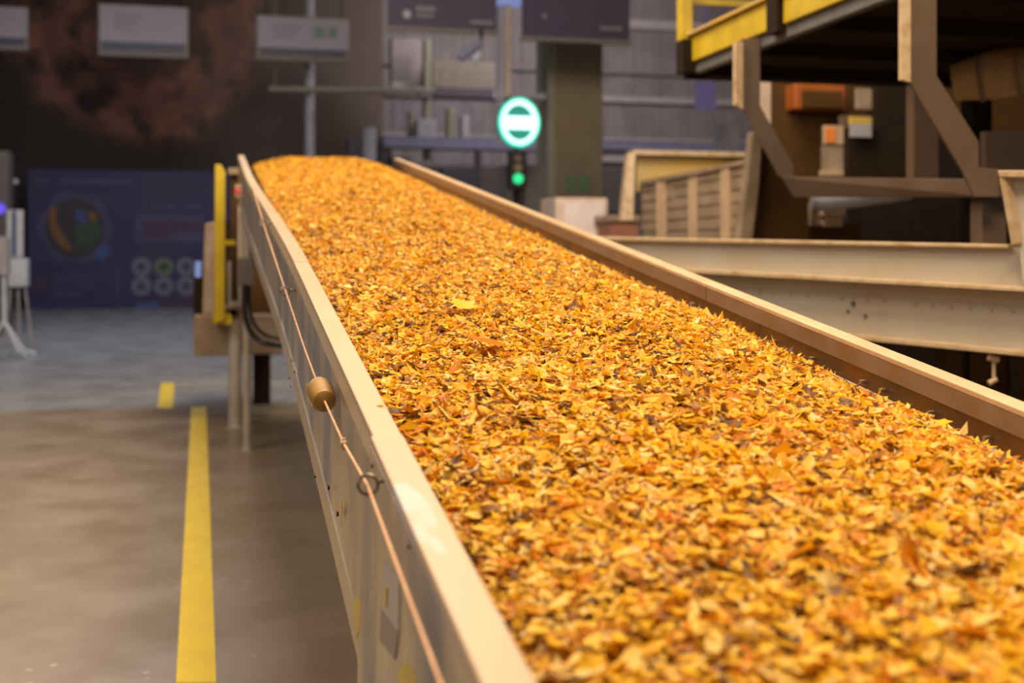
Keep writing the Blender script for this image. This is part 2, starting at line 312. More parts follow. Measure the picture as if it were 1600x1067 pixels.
# ================================================================== CONVEYOR
LL = 0.268; LR = 1.5995; CAPW = .047; S0 = .35; S1 = 10.8
SE_R = 10.8
def flare(s):
    t = min(max((s-3.9)/4.8, 0), 1); return -.066*t*t*(3-2*t)
conv = thing('belt_conveyor', C(.8, 0, 9.5)*1.0, 'long inclined belt conveyor with cream side rails carrying a heap of yellow leaf flakes', 'conveyor')
conv.location.z = 0
def depth(s): return float(np.interp(s, [1, 2.4, 2.85, 5, 6, 7.3, 9, 10.8], [-.50, -.488, -.465, -.415, -.402, -.37, -.38, -.40]))
def along(bm, prof, s0, s1, step=.35, fl=True):
    """sweep a closed (l, h) profile along the conveyor"""
    n = max(1, int((s1-s0)/step)); rings = []
    for i in range(n+1):
        s = s0+(s1-s0)*i/n; k = flare(s) if fl else 0; dd = (depth(s)+.525)/.525 if min(h for _, h in prof) < -.3 else 0
        rings.append([bm.verts.new(C(l+k, h-h*dd if h > -.44 else h+(depth(s)+.525), s)) for l, h in prof])
    m = len(prof)
    for a, b in zip(rings, rings[1:]):
        for i in range(m): bm.faces.new((a[i], a[(i+1) % m], b[(i+1) % m], b[i]))
    bm.faces.new(rings[0]); bm.faces.new(list(reversed(rings[-1])))
rect = lambda l0, l1, h0, h1: [(l0, h0), (l1, h0), (l1, h1), (l0, h1)]
sj1, _ = on_plate(587, 690, LL); sj2, _ = on_plate(461, 420, LL)
sn, hn = on_plate(557, 1012, LL-.012)
# left caps
for i, (a, b_) in enumerate(((S0, sj1-.003), (sj1+.002, sj2-.003), (sj2+.002, S1))):
    lift = (.004, 0.0, .003)[i]
    quick('rail_cap', lambda b: along(b, rect(LL-.004-(.006 if i == 0 else 0), LL+CAPW, -.016+lift, lift), a, b_), 'cap_scuff' if i == 0 else 'cap', conv, bevel=.003, label=('scuffed cream rail cap, nearest piece' if i == 0 else None))
# left side panels (far one, a middle overlapping plate, near deeper one)
PH = -.525
quick('side_panel', lambda b: along(b, rect(LL, LL+.006, PH, -.014), sj1, S1), 'steel', conv)
quick('bottom_lip', lambda b: along(b, [(LL-.004, PH), (LL+.05, PH), (LL+.05, PH+.006), (LL+.002, PH+.006), (LL+.002, PH+.075), (LL-.004, PH+.075)], sn+.02, S1), 'steel_pale', conv)
quick('top_lip', lambda b: along(b, rect(LL-.003, LL, -.055, -.014), sj1+.02, S1), 'cream', conv)
def nearpanel(b):
    l = LL-.010
    pts = [C(l, -.014, sj1), C(l, hn, sn), C(l, hn-.5, sn+.04), C(l, hn-.9, S0), C(l, -.014, S0)]
    v = C(l+.012, 0, 1)-C(l, 0, 1); prism(b, pts, v)
quick('side_panel', nearpanel, 'steel', conv, bevel=.002, label='deeper side panel of the nearest section')
# stiffener seams on the left plate
for px, py in ((0, 0),):
    pass
for s in (5.0, 8.1):
    quick('panel_seam', lambda b: along(b, rect(LL-.003, LL, PH+.01, -.02), s, s+.010, 1), 'steel', conv)
# right side
quick('side_panel', lambda b: along(b, rect(LR-.006, LR, PH, -.014), S0, SE_R, fl=False), 'steel', conv)
sjr = None
L_ = (LR-CAPW)/math.cos(B); dj = F*L_/(1103-335); sjr = dj/math.cos(B)-L_*math.sin(B)
for i, (a, b_) in enumerate(((S0, sjr-.003), (sjr+.003, SE_R))):
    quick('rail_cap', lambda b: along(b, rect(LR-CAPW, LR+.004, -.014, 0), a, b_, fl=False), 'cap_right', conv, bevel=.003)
    quick('guard_strip', lambda b: along(b, rect(LR-CAPW, LR-CAPW+.004, -.056, -.014), a, b_, fl=False), 'rail_steel', conv, label='worn steel strip under the right rail cap')
LS = LR-CAPW
quick('skirt', lambda b: along(b, [(LS+.004, -.054), (LS-.006, -.125), (LS-.002, -.125), (LS+.009, -.054)], S0, SE_R, fl=False), 'skirt', conv, label='amber rubber skirt along the right rail')
quick('clamp_strip', lambda b: along(b, rect(LS-.016, LS-.006, -.108, -.098), S0, SE_R, fl=False), 'grey_strip', conv)
def boltR(s, h):
    p = C(LS-.002+(h+.056)*.12, h, s); q = C(LS-.016+(h+.056)*.12, h, s)
    quick('bolt', lambda b: cyl(b, p, q, .0055, n=10), 'bolt', conv, smooth=True)
for px, py in ((1355, 572), (1385, 590), (1462, 623), (1550, 659), (1215, 510), (1275, 532), (1087, 462)):
    d = F*(LS/math.cos(B))/(px-335); s = d/math.cos(B)-(LS/math.cos(B))*math.sin(B); boltR(s, -.082)
# dark dots on the left plate
for px, py, r in ((461, 581, .0045), (456, 563, .004), (453, 591, .003), (515, 762, .0055), (529, 803, .0055), (494, 745, .003), (428, 463, .004), (430, 440, .003), (455, 604, .003)):
    l = LL-.0065; s, h = on_plate(px, py, l); q = C(l, h, s); q2 = C(l-.004, h, s)
    quick('rivet', lambda b: cyl(b, q, q2, r, n=8), 'hole', conv)
for px, py in ((583, 728), (640, 853)):
    l = LL-.012; s, h = on_plate(px, py, l); quick('rivet', lambda b: cyl(b, C(l, h, s), C(l-.004, h, s), .004, n=8), 'ring', conv)
# silver label, yellow paint dabs on the near panel
def plate_poly(name, pts, m, l, th=.0012, **k):
    v = C(l-th, 0, 1)-C(l, 0, 1)
    def f(b):
        q = []
        for px, py in pts:
            s, h = on_plate(px, py, l); q.append(C(l, h, s))
        prism(b, q, v)
    quick(name, f, m, conv, **k)
M['label_a'] = mat('label_silver', (.46, .42, .42), .35, .2); M['label_b'] = mat('label_grey', (.27, .235, .215), .4, .2); M['dab'] = mat('yellow_paint_dab', (.62, .47, .10), .5)
plate_poly('sticker', [(599, 876), (625, 905), (624, 990), (596, 950)], 'label_a', LL-.0105, label='silver sticker')
plate_poly('sticker', [(596, 952), (623, 992), (618, 1030), (594, 1000)], 'label_b', LL-.0108, label='grey lower part of the sticker')
plate_poly('sticker_mark', [(601, 915), (605, 918), (604, 948), (599, 944)], 'dab', LL-.0122)
plate_poly('paint_dab', [(624, 1050), (630, 1036), (638, 1034), (645, 1046), (652, 1068), (650, 1090), (622, 1085)], 'dab', LL-.0105, label='yellow paint dab')
plate_poly('paint_dab', [(553, 940), (557, 932), (562, 936), (564, 950), (561, 985), (557, 1000)], 'dab', LL-.0075, label='yellow paint dab')
plate_poly('paint_dab', [(572, 838), (575, 818), (578, 812), (577, 850), (573, 860)], 'dab', LL-.0075)
plate_poly('paint_dab', [(532, 800), (533, 782), (535, 784), (534.5, 802)], 'dab', LL-.0075)
plate_poly('paint_dab', [(478, 598), (487, 602), (494, 634), (486, 634)], 'dab', LL-.0075)
# pull cord, eyes, float, switch
CL = LL-.035
def cordp(px, py, l=CL): s, h = on_plate(px, py, l); return C(l, h, s)
pts = [cordp(396, 296, LL-.035-.05), cordp(411, 348, LL-.035-.02), cordp(446, 454), cordp(476, 545), cordp(502, 615), cordp(537, 693), cordp(574, 758), cordp(628, 905), cordp(688, 1067), cordp(760, 1262)]
quick('pull_cord', lambda b: tube(b, pts, .0026, 8), 'cord', conv, smooth=True, label='orange pull cord')
def eye(px, py, R=.0145, l=CL):
    s, h = on_plate(px, py, l); c = C(l, h, s); fo = flare(s)
    def f(b):
        ring = []
        for k in range(20):
            a = 2*math.pi*k/20
            ring.append(C(l+R*math.cos(a), h+R*math.sin(a)*.9, s+.25*R*math.sin(a)))
        tube(b, ring, .003, 8, close=True)
        cyl(b, C(l+R, h+.004, s), C(LL+fo+.002, h+.004, s), .003, n=8)
        cyl(b, C(LL+fo-.006, h+.004, s), C(LL+fo-.0, h+.004, s), .008, n=6)
    quick('eye_bolt', f, 'ring', conv, smooth=True)
eye(575, 757, .0155); eye(446, 455); eye(411, 349, .014, CL-.02)
sF, hF = on_plate(501, 612, CL)
fo = thing('cord_float', C(CL, hF, sF), None, None); fo.parent = conv; fo.location = C(CL, hF, sF)-conv.location
dirc = (pts[3]-pts[5]).normalized()
c0 = C(CL, hF, sF)
prof = ((-.105, .017), (-.101, .0235), (-.088, .0265), (-.030, .0290), (.010, .0290))
prof2 = ((.010, .0290), (.013, .0262), (.016, .0285), (.040, .0262), (.056, .0235), (.064, .018), (.066, .010))
quick('float_half', lambda b: tube(b, [c0-dirc*-a for a, r in prof], [r for a, r in prof], 24), 'float_bot', fo, smooth=True, label='ochre near half')
quick('float_half', lambda b: tube(b, [c0+dirc*a for a, r in prof2], [r for a, r in prof2], 24), 'float_top', fo, smooth=True, label='paler far half')
quick('float_seam', lambda b: tube(b, [c0+dirc*.0085, c0+dirc*.0145], .0296, 24), 'float_seam', fo, smooth=True, label='thin pale seam')
cc = cordp(537, 693)
quick('cord_clamp', lambda b: (tube(b, [cc-dirc*.012, cc+dirc*.012], .0065, 10), cyl(b, cc-Vector((.0, 0, .012)), cc+Vector((0, 0, .010)), .0035, n=8)), 'worn_lit_edge', conv, smooth=True)
# switch box near the head
sw = P(386, 300, 9.4)
def swb(b):
    boxm(b, sw.x-.09, sw.x+.06, sw.y-.05, sw.y+.08, sw.z-.05, sw.z+.055)
quick('switch_box', swb, 'cream', conv, bevel=.008)
quick('indicator', lambda b: cyl(b, P(371, 298, 9.32), P(371, 298, 9.40), .018, n=12), 'red', conv, label='red indicator', smooth=True)
# belt and carcass
quick('belt', lambda b: along(b, [(LL+.03, -.20), (LR-.03, -.20), (LR-.03, -.215), (LL+.03, -.215)], S0, S1, fl=False), 'belt', conv)
quick('return_pan', lambda b: along(b, [(LL+.02, PH+.02), (LR-.02, PH+.02), (LR-.02, PH+.03), (LL+.02, PH+.03)], S0, 9.8, fl=False), 'darkbrown', conv)
quick('head_pulley', lambda b: cyl(b, C(LL+.03, -.34, S1-.1), C(LR-.03, -.34, S1-.1), .13, n=28), 'grey_beam', conv, smooth=True)
quick('head_plate', lambda b: along(b, rect(LR-.03, LR, -.5, .0), SE_R-.02, SE_R, fl=False), 'cream', conv)
# legs
def leg(px, py, w_px, top_px_y, mname, flange=True, lab=None):
    g = G(px, py); d = EYE*F/(py-HZ); r = w_px/2/F*d; zt = P(px, top_px_y, d).z
    o = quick('leg', lambda b: cyl(b, (g.x, g.y, 0.012), (g.x, g.y, zt), r, n=24), mname, conv, smooth=True, label=lab)
    if flange: quick('base_plate', lambda b: cyl(b, (g.x, g.y, 0), (g.x, g.y, .014), r*1.5, n=24), mname, o)
    return g, d, r, zt
leg(367, 668, 20, 500, 'legpaint')
leg(386, 704, 13, 330, 'legpaint')
leg(373, 655, 8, 300, 'legpaint', False)
g = G(409, 630)
quick('leg', lambda b: boxm(b, g.x-.085, g.x+.085, g.y-.08, g.y+.08, 0, 1.75), 'dark', conv, label='dark square rear leg')
g2 = G(409, 630); gr = Vector((g2.x+1.25, g2.y-.25, 0))
quick('leg', lambda b: boxm(b, gr.x-.07, gr.x+.07, gr.y-.07, gr.y+.07, 0, 1.75), 'dark', conv)
quick('leg', lambda b: cyl(b, C(LR-.05, 0, 8.9).xy.to_3d(), C(LR-.05, -.5, 8.9), .04, n=20), 'legpaint', conv, smooth=True)
for l in (LL+.06, LR-.06):
    q = C(l, 0, .9); quick('leg', lambda b: boxm(b, q.x-.04, q.x+.04, q.y-.04, q.y+.04, 0, q.z-.5), 'legpaint', conv)
# head drive: beige housing box, plates, column with flanges, junction box, hoses
dr = thing('drive_housing', (W(372, 555, 11.9).x, 12.2, 0), 'beige drive housing and guard hanging under the head end of the conveyor', 'machine')
dr['category'] = 'machine'
quick('housing_box', lambda b: boxw(b, 303, 492, 441, 555, 11.6, 1.1), 'beige', dr, bevel=.015)
quick('guard_plate', lambda b: prism(b, [W(320, 350, 11.75), W(344, 344, 11.75), W(350, 491, 11.75), W(316, 491, 11.75)], (0, .35, 0)), 'beige', dr, bevel=.01, label='tall grey-brown guard plate')
quick('inner_case', lambda b: boxw(b, 350, 398, 452, 492, 11.8, .7), 'darkbrown', dr, bevel=.01)
quick('inner_case', lambda b: boxw(b, 344, 345, 372, 492, 11.7, .3), 'dark', dr)
quick('flange', lambda b: boxw(b, 350, 476, 381, 484, 11.5, .2), 'beige', dr, bevel=.006)
quick('cylinder', lambda b: cyl(b, W(367, 478, 11.4), W(366, 408, 11.4), .062, n=20), 'legpaint', dr, smooth=True)
quick('support_post', lambda b: boxm(b, G(367, 660).x-.03, G(367, 660).x+.03, 12.0, 12.06, 0, .9), 'dark', dr)
quick('lamp_spot', lambda b: cyl(b, W(309, 433, 11.5), W(310, 408, 11.5), .028, n=14), 'glow_blue', dr, smooth=True)
quick('motor_bracket', lambda b: boxw(b, 302, 432, 318, 498, 11.9, .1), 'dark', dr)
yp = thing('guard_post', (W(344, 505, 10.9).x, 10.9, W(344, 505, 10.9).z), 'tall yellow steel guard post beside the conveyor head', 'post')
quick('post', lambda b: prism(b, [W(335, 505, 10.9), W(351, 500, 10.9), W(352, 268, 10.9), W(345, 257, 10.9), W(336, 257, 10.9)], (0, .07, 0)), 'yellow', yp, bevel=.006)
quick('bracket', lambda b: boxw(b, 351, 375, 368, 383, 10.92, .05), 'yellow', yp)
quick('foot_bracket', lambda b: boxw(b, 333, 494, 362, 507, 10.95, .75), 'yellow', yp)
hp = thing('hanger_post', (W(366, 470, 11.2).x, 11.2, W(366, 470, 11.2).z), 'thin dark upright with a brown cap behind the conveyor head', 'post')
quick('upright', lambda b: boxw(b, 361, 270, 372, 470, 11.2, .08), 'darkbrown', hp)
quick('cap', lambda b: boxw(b, 357, 262, 374, 272, 11.15, .16), 'beige', hp)
quick('junction_box', lambda b: boxw(b, 371, 403, 397, 447, 9.68, .1), 'grey_box', conv, bevel=.01, label='grey junction box')
quick('bracket', lambda b: boxw(b, 374, 330, 381, 405, 10.0, .06), 'cream', conv)
def bez(p, n=16):
    out = []
    for k in range(n+1):
        t = k/n; a = (1-t)**3; b_ = 3*(1-t)**2*t; c = 3*(1-t)*t*t; e = t**3
        out.append(p[0]*a+p[1]*b_+p[2]*c+p[3]*e)
    return out
quick('hose', lambda b: tube(b, [P(383, 445, 9.45)]+bez([P(382, 470, 9.45), P(380, 545, 9.45), P(425, 538, 9.5), P(450, 540, 9.3)]), .022, 12), 'black', conv, smooth=True)
quick('hose', lambda b: tube(b, [P(389, 445, 9.5)]+bez([P(389, 465, 9.5), P(390, 530, 9.5), P(425, 528, 9.6), P(450, 530, 9.5)]), .014, 12), 'black', conv, smooth=True)
quick('hose', lambda b: tube(b, bez([P(398, 300, 9.4), P(392, 330, 9.4), P(390, 380, 9.5), P(402, 405, 9.6)]), .012, 10), 'black', conv, smooth=True)

# ================================================================== LEAVES
WI0 = LL+CAPW; WI1 = LS
_ph = rng.uniform(0, 6.28, 24); _fr = rng.normal(0, 1, (24, 2))*np.array([9, 7])
def surf(l, s):
    t = (l-WI0)/(WI1-WI0); e = 1-(2*t-1)**2
    q = np.clip((t-.70)/.30, 0, 1); h = -.082-.052*q*q+.088*np.clip(e, 0, 1)**.8
    near = np.clip((s-1.0)/6, 0, 1); h = h-.012*(1-near)*e
    n = sum(np.sin(_fr[i, 0]*l+_fr[i, 1]*s+_ph[i]) for i in range(24))/24
    h = h+.028*n
    over = np.clip(s-10.45, 0, None); h = h-over**2*.9
    return h
def Cn(l, h, s):
    u = -s*math.sin(B)+l*math.cos(B); d = s*math.cos(B)+l*math.sin(B); z = Z0+RISE*s+h
    return np.stack([d*math.sin(A)+u*math.cos(A), d*math.cos(A)-u*math.sin(A), z], -1)
# core of the heap
nl, ns = 40, 330
ll = np.linspace(WI0+.002, WI1-.006, nl); ss = np.linspace(.45, 11.0, ns)
Lg, Sg = np.meshgrid(ll, ss, indexing='ij'); Vg = Cn(Lg, surf(Lg, Sg)-.012, Sg).reshape(-1, 3)
Bt = Cn(Lg, -.19+0*Lg-np.clip(Sg-10.45, 0, None)**2*.9, Sg).reshape(-1, 3)
faces = []
for off, rev in ((0, False), (nl*ns, True)):
    for i in range(nl-1):
        for j in range(ns-1):
            q = (off+i*ns+j, off+i*ns+j+1, off+(i+1)*ns+j+1, off+(i+1)*ns+j); faces.append(q[::-1] if not rev else q)
n0 = nl*ns
for i in range(nl-1):
    for j in (0, ns-1): faces.append((i*ns+j, (i+1)*ns+j, n0+(i+1)*ns+j, n0+i*ns+j))
for j in range(ns-1):
    for i in (0, nl-1): faces.append((i*ns+j, i*ns+j+1, n0+i*ns+j+1, n0+i*ns+j))
me = bpy.data.meshes.new('heap_core'); me.from_pydata(np.concatenate([Vg, Bt]).tolist(), [], faces); me.materials.append(M['heap'])

# leaf piece templates (outline in a unit-ish box, fan from the centre)
def outline(kind, r):
    if kind == 0: n = 10; a = np.arange(n)*2*np.pi/n; rad = np.where(np.arange(n) % 2 == 0, .48, .33)*r.uniform(.85, 1.15, n)
    elif kind == 1: n = 8; a = np.arange(n)*2*np.pi/n; rad = .42*r.uniform(.75, 1.15, n)
    elif kind == 2: n = 7; a = np.arange(n)*2*np.pi/n+r.uniform(-.2, .2, n); rad = .42*r.uniform(.55, 1.3, n)
    elif kind == 3: n = 6; a = np.arange(n)*2*np.pi/n; rad = .45*r.uniform(.7, 1.2, n)
    else: n = 6; a = np.arange(n)*2*np.pi/n; rad = .5*r.uniform(.8, 1.2, n)
    x = rad*np.cos(a); y = rad*np.sin(a)
    asp = (1.0, .75, .7, .5, .2)[kind]; return np.stack([x, y*asp], -1)
def make_pieces(N, l, s, dz, size, tone, tilt, kinds):
    """returns verts, tris, tone per vertex for N curled pieces lying on the heap"""
    VV, FF, TT = [], [], []; off = 0
    for k in range(10):
        idx = np.where(kinds == k)[0]
        if len(idx) == 0: continue
        o = outline(k % 5, np.random.default_rng(100+k)); n = len(o); m = len(idx)
        mid = o*.5; T = np.concatenate([[[0, 0]], mid, o])[None].repeat(m, 0)
        T = T+rng.normal(0, .035, T.shape)
        cx = rng.normal(0, .6, (m, 1)); cy = rng.normal(0, .6, (m, 1)); tw = rng.normal(0, .6, (m, 1))
        Z = cx*T[..., 0]**2+cy*T[..., 1]**2+tw*T[..., 0]*T[..., 1]+rng.normal(0, .03, T.shape[:2])
        V = np.concatenate([T, Z[..., None]], -1)*size[idx][:, None, None]
        yaw = rng.uniform(0, 2*np.pi, m); tx = rng.normal(0, 1, m)*tilt[idx]; ty = rng.normal(0, 1, m)*tilt[idx]
        c, sn_ = np.cos(tx), np.sin(tx); y, z = V[..., 1].copy(), V[..., 2].copy(); V[..., 1] = y*c[:, None]-z*sn_[:, None]; V[..., 2] = y*sn_[:, None]+z*c[:, None]
        c, sn_ = np.cos(ty), np.sin(ty); x, z = V[..., 0].copy(), V[..., 2].copy(); V[..., 0] = x*c[:, None]+z*sn_[:, None]; V[..., 2] = -x*sn_[:, None]+z*c[:, None]
        c, sn_ = np.cos(yaw), np.sin(yaw); x, y = V[..., 0].copy(), V[..., 1].copy(); V[..., 0] = x*c[:, None]-y*sn_[:, None]; V[..., 1] = x*sn_[:, None]+y*c[:, None]
        li, si = l[idx][:, None]+V[..., 0], s[idx][:, None]+V[..., 1]
        li = np.clip(li, WI0+.001, WI1-.012)
        h = surf(l[idx], s[idx])+dz[idx]
        W_ = Cn(li, h[:, None]+V[..., 2], si)
        nv = 1+2*n; VV.append(W_.reshape(-1, 3)); TT.append(np.repeat(tone[idx], nv))
        tri = []
        for i in range(n):
            j = (i+1) % n
            tri.append((0, 1+i, 1+j)); tri.append((1+i, 1+n+i, 1+n+j)); tri.append((1+i, 1+n+j, 1+j))
        tri = np.array(tri)[None]+(np.arange(m)*nv)[:, None, None]+off
        FF.append(tri.reshape(-1, 3)); off += m*nv
    return np.concatenate(VV), np.concatenate(FF), np.concatenate(TT)
def mesh_np(name, V, Fc, T, m):
    me = bpy.data.meshes.new(name); me.vertices.add(len(V)); me.vertices.foreach_set('co', V.astype(np.float32).ravel())
    me.loops.add(len(Fc)*3); me.loops.foreach_set('vertex_index', Fc.astype(np.int32).ravel())
    me.polygons.add(len(Fc)); me.polygons.foreach_set('loop_start', (np.arange(len(Fc))*3).astype(np.int32))
    at = me.attributes.new('tone', 'FLOAT', 'POINT'); at.data.foreach_set('value', T.astype(np.float32))
    me.update(); me.validate(); me.materials.append(m); return me
def tones(n): return np.clip(np.where(rng.random(n) < .10, rng.uniform(0, .18, n), np.where(rng.random(n) < .24, rng.uniform(.80, 1, n), np.where(rng.random(n) < .13, rng.uniform(.20, .34, n), rng.normal(.57, .15, n)))), 0, 1)
N = 100000
s_ = np.where(rng.random(N) < .30, rng.uniform(.7, 3.6, N), rng.uniform(.7, 11.0, N)); l_ = rng.uniform(WI0+.004, WI1-.026, N)
size = np.clip(rng.lognormal(math.log(.027), .38, N), .011, .062)
kinds = rng.choice(10, N, p=[.05, .12, .13, .12, .10, .05, .11, .12, .11, .09])
size = np.where(kinds % 5 == 4, size*1.5, size)
dz = rng.uniform(-.010, .012, N); tilt = rng.uniform(.08, .45, N)
N2 = 62000     # fine shreds between and on the larger pieces
sb = 1.3+9.7*rng.random(N2)**.85; lb = rng.uniform(WI0+.004, WI1-.026, N2); zb = rng.uniform(-.004, .019, N2); kb = rng.choice(10, N2, p=[.02, .08, .14, .16, .16, .02, .08, .12, .12, .10])
szb = np.clip(rng.lognormal(math.log(.014), .3, N2), .007, .026); szb = np.where(kb % 5 == 4, szb*1.9, szb)
tb = np.clip(np.where(rng.random(N2) < .22, rng.uniform(0, .2, N2), np.where(rng.random(N2) < .30, rng.uniform(.82, 1, N2), rng.normal(.40, .2, N2))), 0, 1)
V2, F2, T2 = make_pieces(N2, lb, sb, zb, szb, tb, rng.uniform(.15, .6, N2), kb)
Vp, Fp, Tp = make_pieces(N, l_, s_, dz, size, np.clip(tones(N)-.09*np.clip((s_-1.6)/1.4, 0, 1)-.10*np.clip(np.sin(l_*9+s_*3)*np.sin(s_*5.3-l_*4), 0, 1), 0, 1), tilt, kinds)
heap = bpy.data.objects.new('leaf_heap', mesh_np('leaf_heap', np.concatenate([Vp, V2]), np.concatenate([Fp, F2+len(Vp)]), np.concatenate([Tp, T2]), M['leaf'])); col.objects.link(heap)
setp(heap, 'countless yellow and orange dry leaf flakes heaped along the whole belt', 'leaves', None, 'stuff')
core = bpy.data.objects.new('heap_core', me); col.objects.link(core); core.parent = heap; core['kind'] = 'stuff'
# the pieces that show largest, each an object
R = np.random.default_rng(3); lib = []
for k in range(24):
    sv = rng.normal(0, 1)
    kd = np.array([[0, 5, 1, 2, 7, 3, 6, 0][k % 8]]); V, Fc, T = make_pieces(1, np.array([.8]), np.array([3.]), np.array([0.]), np.array([1.0]), tones(1) if k % 3 else np.array([.62]), np.array([.0]), kd)
    V = V-V.mean(0)
    lib.append(mesh_np('leaf_flake', V, Fc, T, M['leaf']))
def flake(l, s, dzv, sz, k, tl, yaw, label, group, name='leaf_flake'):
    o = bpy.data.objects.new(name, lib[k]); col.objects.link(o)
    p = Cn(np.array([l]), surf(np.array([l]), np.array([s]))+dzv, np.array([s]))[0]
    o.location = p; o.rotation_euler = (tl[0]+RISE, tl[1], yaw); o.scale = (sz, sz, sz*.55)
    return setp(o, label, 'leaf', group)
for i in range(296):
    # spread over the nearest stretch in view
    s = 1.05+1.3*R.random()**1.2; lmin = WI0+.03; lmax = min(WI1-.05, .75+.55*(s-1.0)+.15)
    l = lmin+(lmax-lmin)*R.random()
    flake(l, s, .010+.010*R.random(), R.uniform(.030, .050), int(R.integers(24)), R.normal(0, .28, 2), R.uniform(0, 6.28),
          'large dry leaf flake lying on top of the heap in the nearest stretch of belt', 'largest leaf flakes at the near end of the heap')
# three big leaves that stand out
def at_heap(px, py):
    best = None
    for s in np.linspace(1, 10, 300):
        for l in np.linspace(WI0, WI1, 60):
            pass
    return None
def heap_ls(px, py):
    S, Lm = np.meshgrid(np.linspace(1, 10, 900), np.linspace(WI0+.02, WI1-.02, 120), indexing='ij'); Hh = surf(Lm, S)
    u = -S*math.sin(B)+Lm*math.cos(B); d = S*math.cos(B)+Lm*math.sin(B); z = Z0+RISE*S+Hh
    X = 800+F*u/d; Y = HZ-(z-EYE)/d*F; i = np.argmin((X-px)**2+(Y-py)**2); return Lm.flat[i], S.flat[i]
def big(px, py, sz, tone, yaw, label):
    V, Fc, T = make_pieces(1, np.array([.8]), np.array([3.]), np.array([0.]), np.array([1.0]), np.array([tone]), np.array([0.]), np.array([0])); V = V-V.mean(0)
    V[:, 2] *= .5
    lib.append(mesh_np('leaf', V, Fc, T, M['leaf'])); l, s = heap_ls(px, py)
    flake(l, s, .034, sz, len(lib)-1, (.1, .0), yaw, label, None, 'leaf')
big(722, 494, .11, .62, .4, 'broad golden leaf lying flat in mid heap, left of the middle')
big(760, 556, .125, .20, 1.2, 'broad rusty orange leaf in the heap, right of the cord float')
big(852, 545, .05, .98, 2.0, 'small pale straw leaf to the right of the rusty orange leaf')
o = bpy.data.objects.new('leaf', lib[2]); col.objects.link(o); s, h = on_plate(583, 619, LL+.028); o.location = C(LL+.036, .005, s-.05); o.scale = (.022, .022, .012); o.rotation_euler = (RISE, 0, .9)
setp(o, 'single small leaf flake lying on the cream left rail cap', 'leaf')

# ================================================================== RIGHT: TROUGH
def dT(x): return 5.65/((x-800)/F+.71)
yt = lambda x: 370+(x-960)*.0194
ym = lambda x: 425+(x-1060)*.0556
yb = lambda x: 530+(x-1330)*.1
tr = thing('feed_trough', (P(1500, 450, dT(1500)).x, P(1500, 450, dT(1500)).y, 0), 'pale grey-cream steel feed trough with a worn orange rim, behind the right rail', 'trough')
tdir = (P(1600, 388, dT(1600))-P(960, 388, dT(960))); tdir.z = 0; tdir.normalize()
back = Vector((-tdir.y, tdir.x, 0));
if back.y < 0: back = -back
def band(bm, x0, x1, f0, f1, off=0.0, th=.02, n=6):
    """slab between two image curves on the trough's face plane, 'off' metres out towards the viewer"""
    rows = []
    for i in range(n+1):
        x = x0+(x1-x0)*i/n; a = P(x, f0(x), dT(x))-back*off; b_ = P(x, f1(x), dT(x))-back*off
        rows.append([bm.verts.new(a), bm.verts.new(b_), bm.verts.new(b_+back*th), bm.verts.new(a+back*th)])
    for p0, p1 in zip(rows, rows[1:]):
        for k in range(4): bm.faces.new((p0[k], p0[(k+1) % 4], p1[(k+1) % 4], p1[k]))
    bm.faces.new(rows[0]); bm.faces.new(rows[-1][::-1])
XE = 1760
quick('side_beam', lambda b: band(b, 900, XE, lambda x: yt(x)+4, lambda x: ym(x)-2, 0, .03), 'trough', tr, label='upper side beam')
quick('rim', lambda b: band(b, 900, 1582, lambda x: yt(x), lambda x: yt(x)+6, .035, .16), 'worn_lit_edge', tr, bevel=.004, label='worn orange rim')
quick('lower_flange', lambda b: band(b, 900, XE, lambda x: ym(x)-7, lambda x: ym(x), .05, .10), 'worn_lit_edge', tr, bevel=.003)
quick('side_beam', lambda b: band(b, 900, XE, lambda x: ym(x)+3, lambda x: yb(x)-4, -.05, .03), 'trough', tr, label='lower side beam')
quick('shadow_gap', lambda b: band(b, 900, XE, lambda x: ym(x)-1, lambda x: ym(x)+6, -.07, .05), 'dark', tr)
quick('lower_flange', lambda b: band(b, 1200, XE, lambda x: yb(x)-8, lambda x: yb(x), .0, .12), 'worn_lit_edge', tr, bevel=.003)
quick('trough_floor', lambda b: band(b, 900, XE, lambda x: ym(x)-30, lambda x: ym(x)-24, -.03, .9), 'dark', tr)
quick('side_beam', lambda b: band(b, 900, XE, lambda x: yt(x)+14, lambda x: yb(x)-20, -.95, .03), 'darkbrown', tr, label='rear side beam')
for px in (1177, 1198, 1225, 1252, 1305, 1345, 1370, 1420, 1447, 1476, 1505, 1538, 1572):
    py = 457+(px-1180)*.078
    q = P(px, py, dT(px))+back*.05; quick('bolt', lambda b: cyl(b, q, q-back*.008, .007, n=8), 'rib', tr, smooth=True)
for px, py, r in ((1323, 475, .013), (1315, 487, .008), (1342, 494, .010)):
    q = P(px, py, dT(px))+back*.05; quick('bolt', lambda b: cyl(b, q, q-back*.008, r, n=8), 'grey_beam', tr, smooth=True)
# hopper corner at the right end
quick('end_plate', lambda b: prism(b, [P(1563, 268, 4.98), P(1640, 268, 4.9), P(1640, 440, 4.9), P(1598, 444, 4.95), P(1592, 385, 4.96), P(1580, 382, 4.98)], back*.05), 'trough', tr, bevel=.004, label='flared end plate of the hopper')
quick('end_rim', lambda b: prism(b, [P(1558, 266, 4.93), P(1642, 266, 4.85), P(1642, 277, 4.85), P(1561, 277, 4.93)], back*.09), 'worn_lit_edge', tr, bevel=.004)
quick('end_rim', lambda b: prism(b, [P(1561, 277, 4.93), P(1571, 277, 4.93), P(1590, 380, 4.93), P(1580, 384, 4.93)], back*.09), 'worn_lit_edge', tr, bevel=.003)
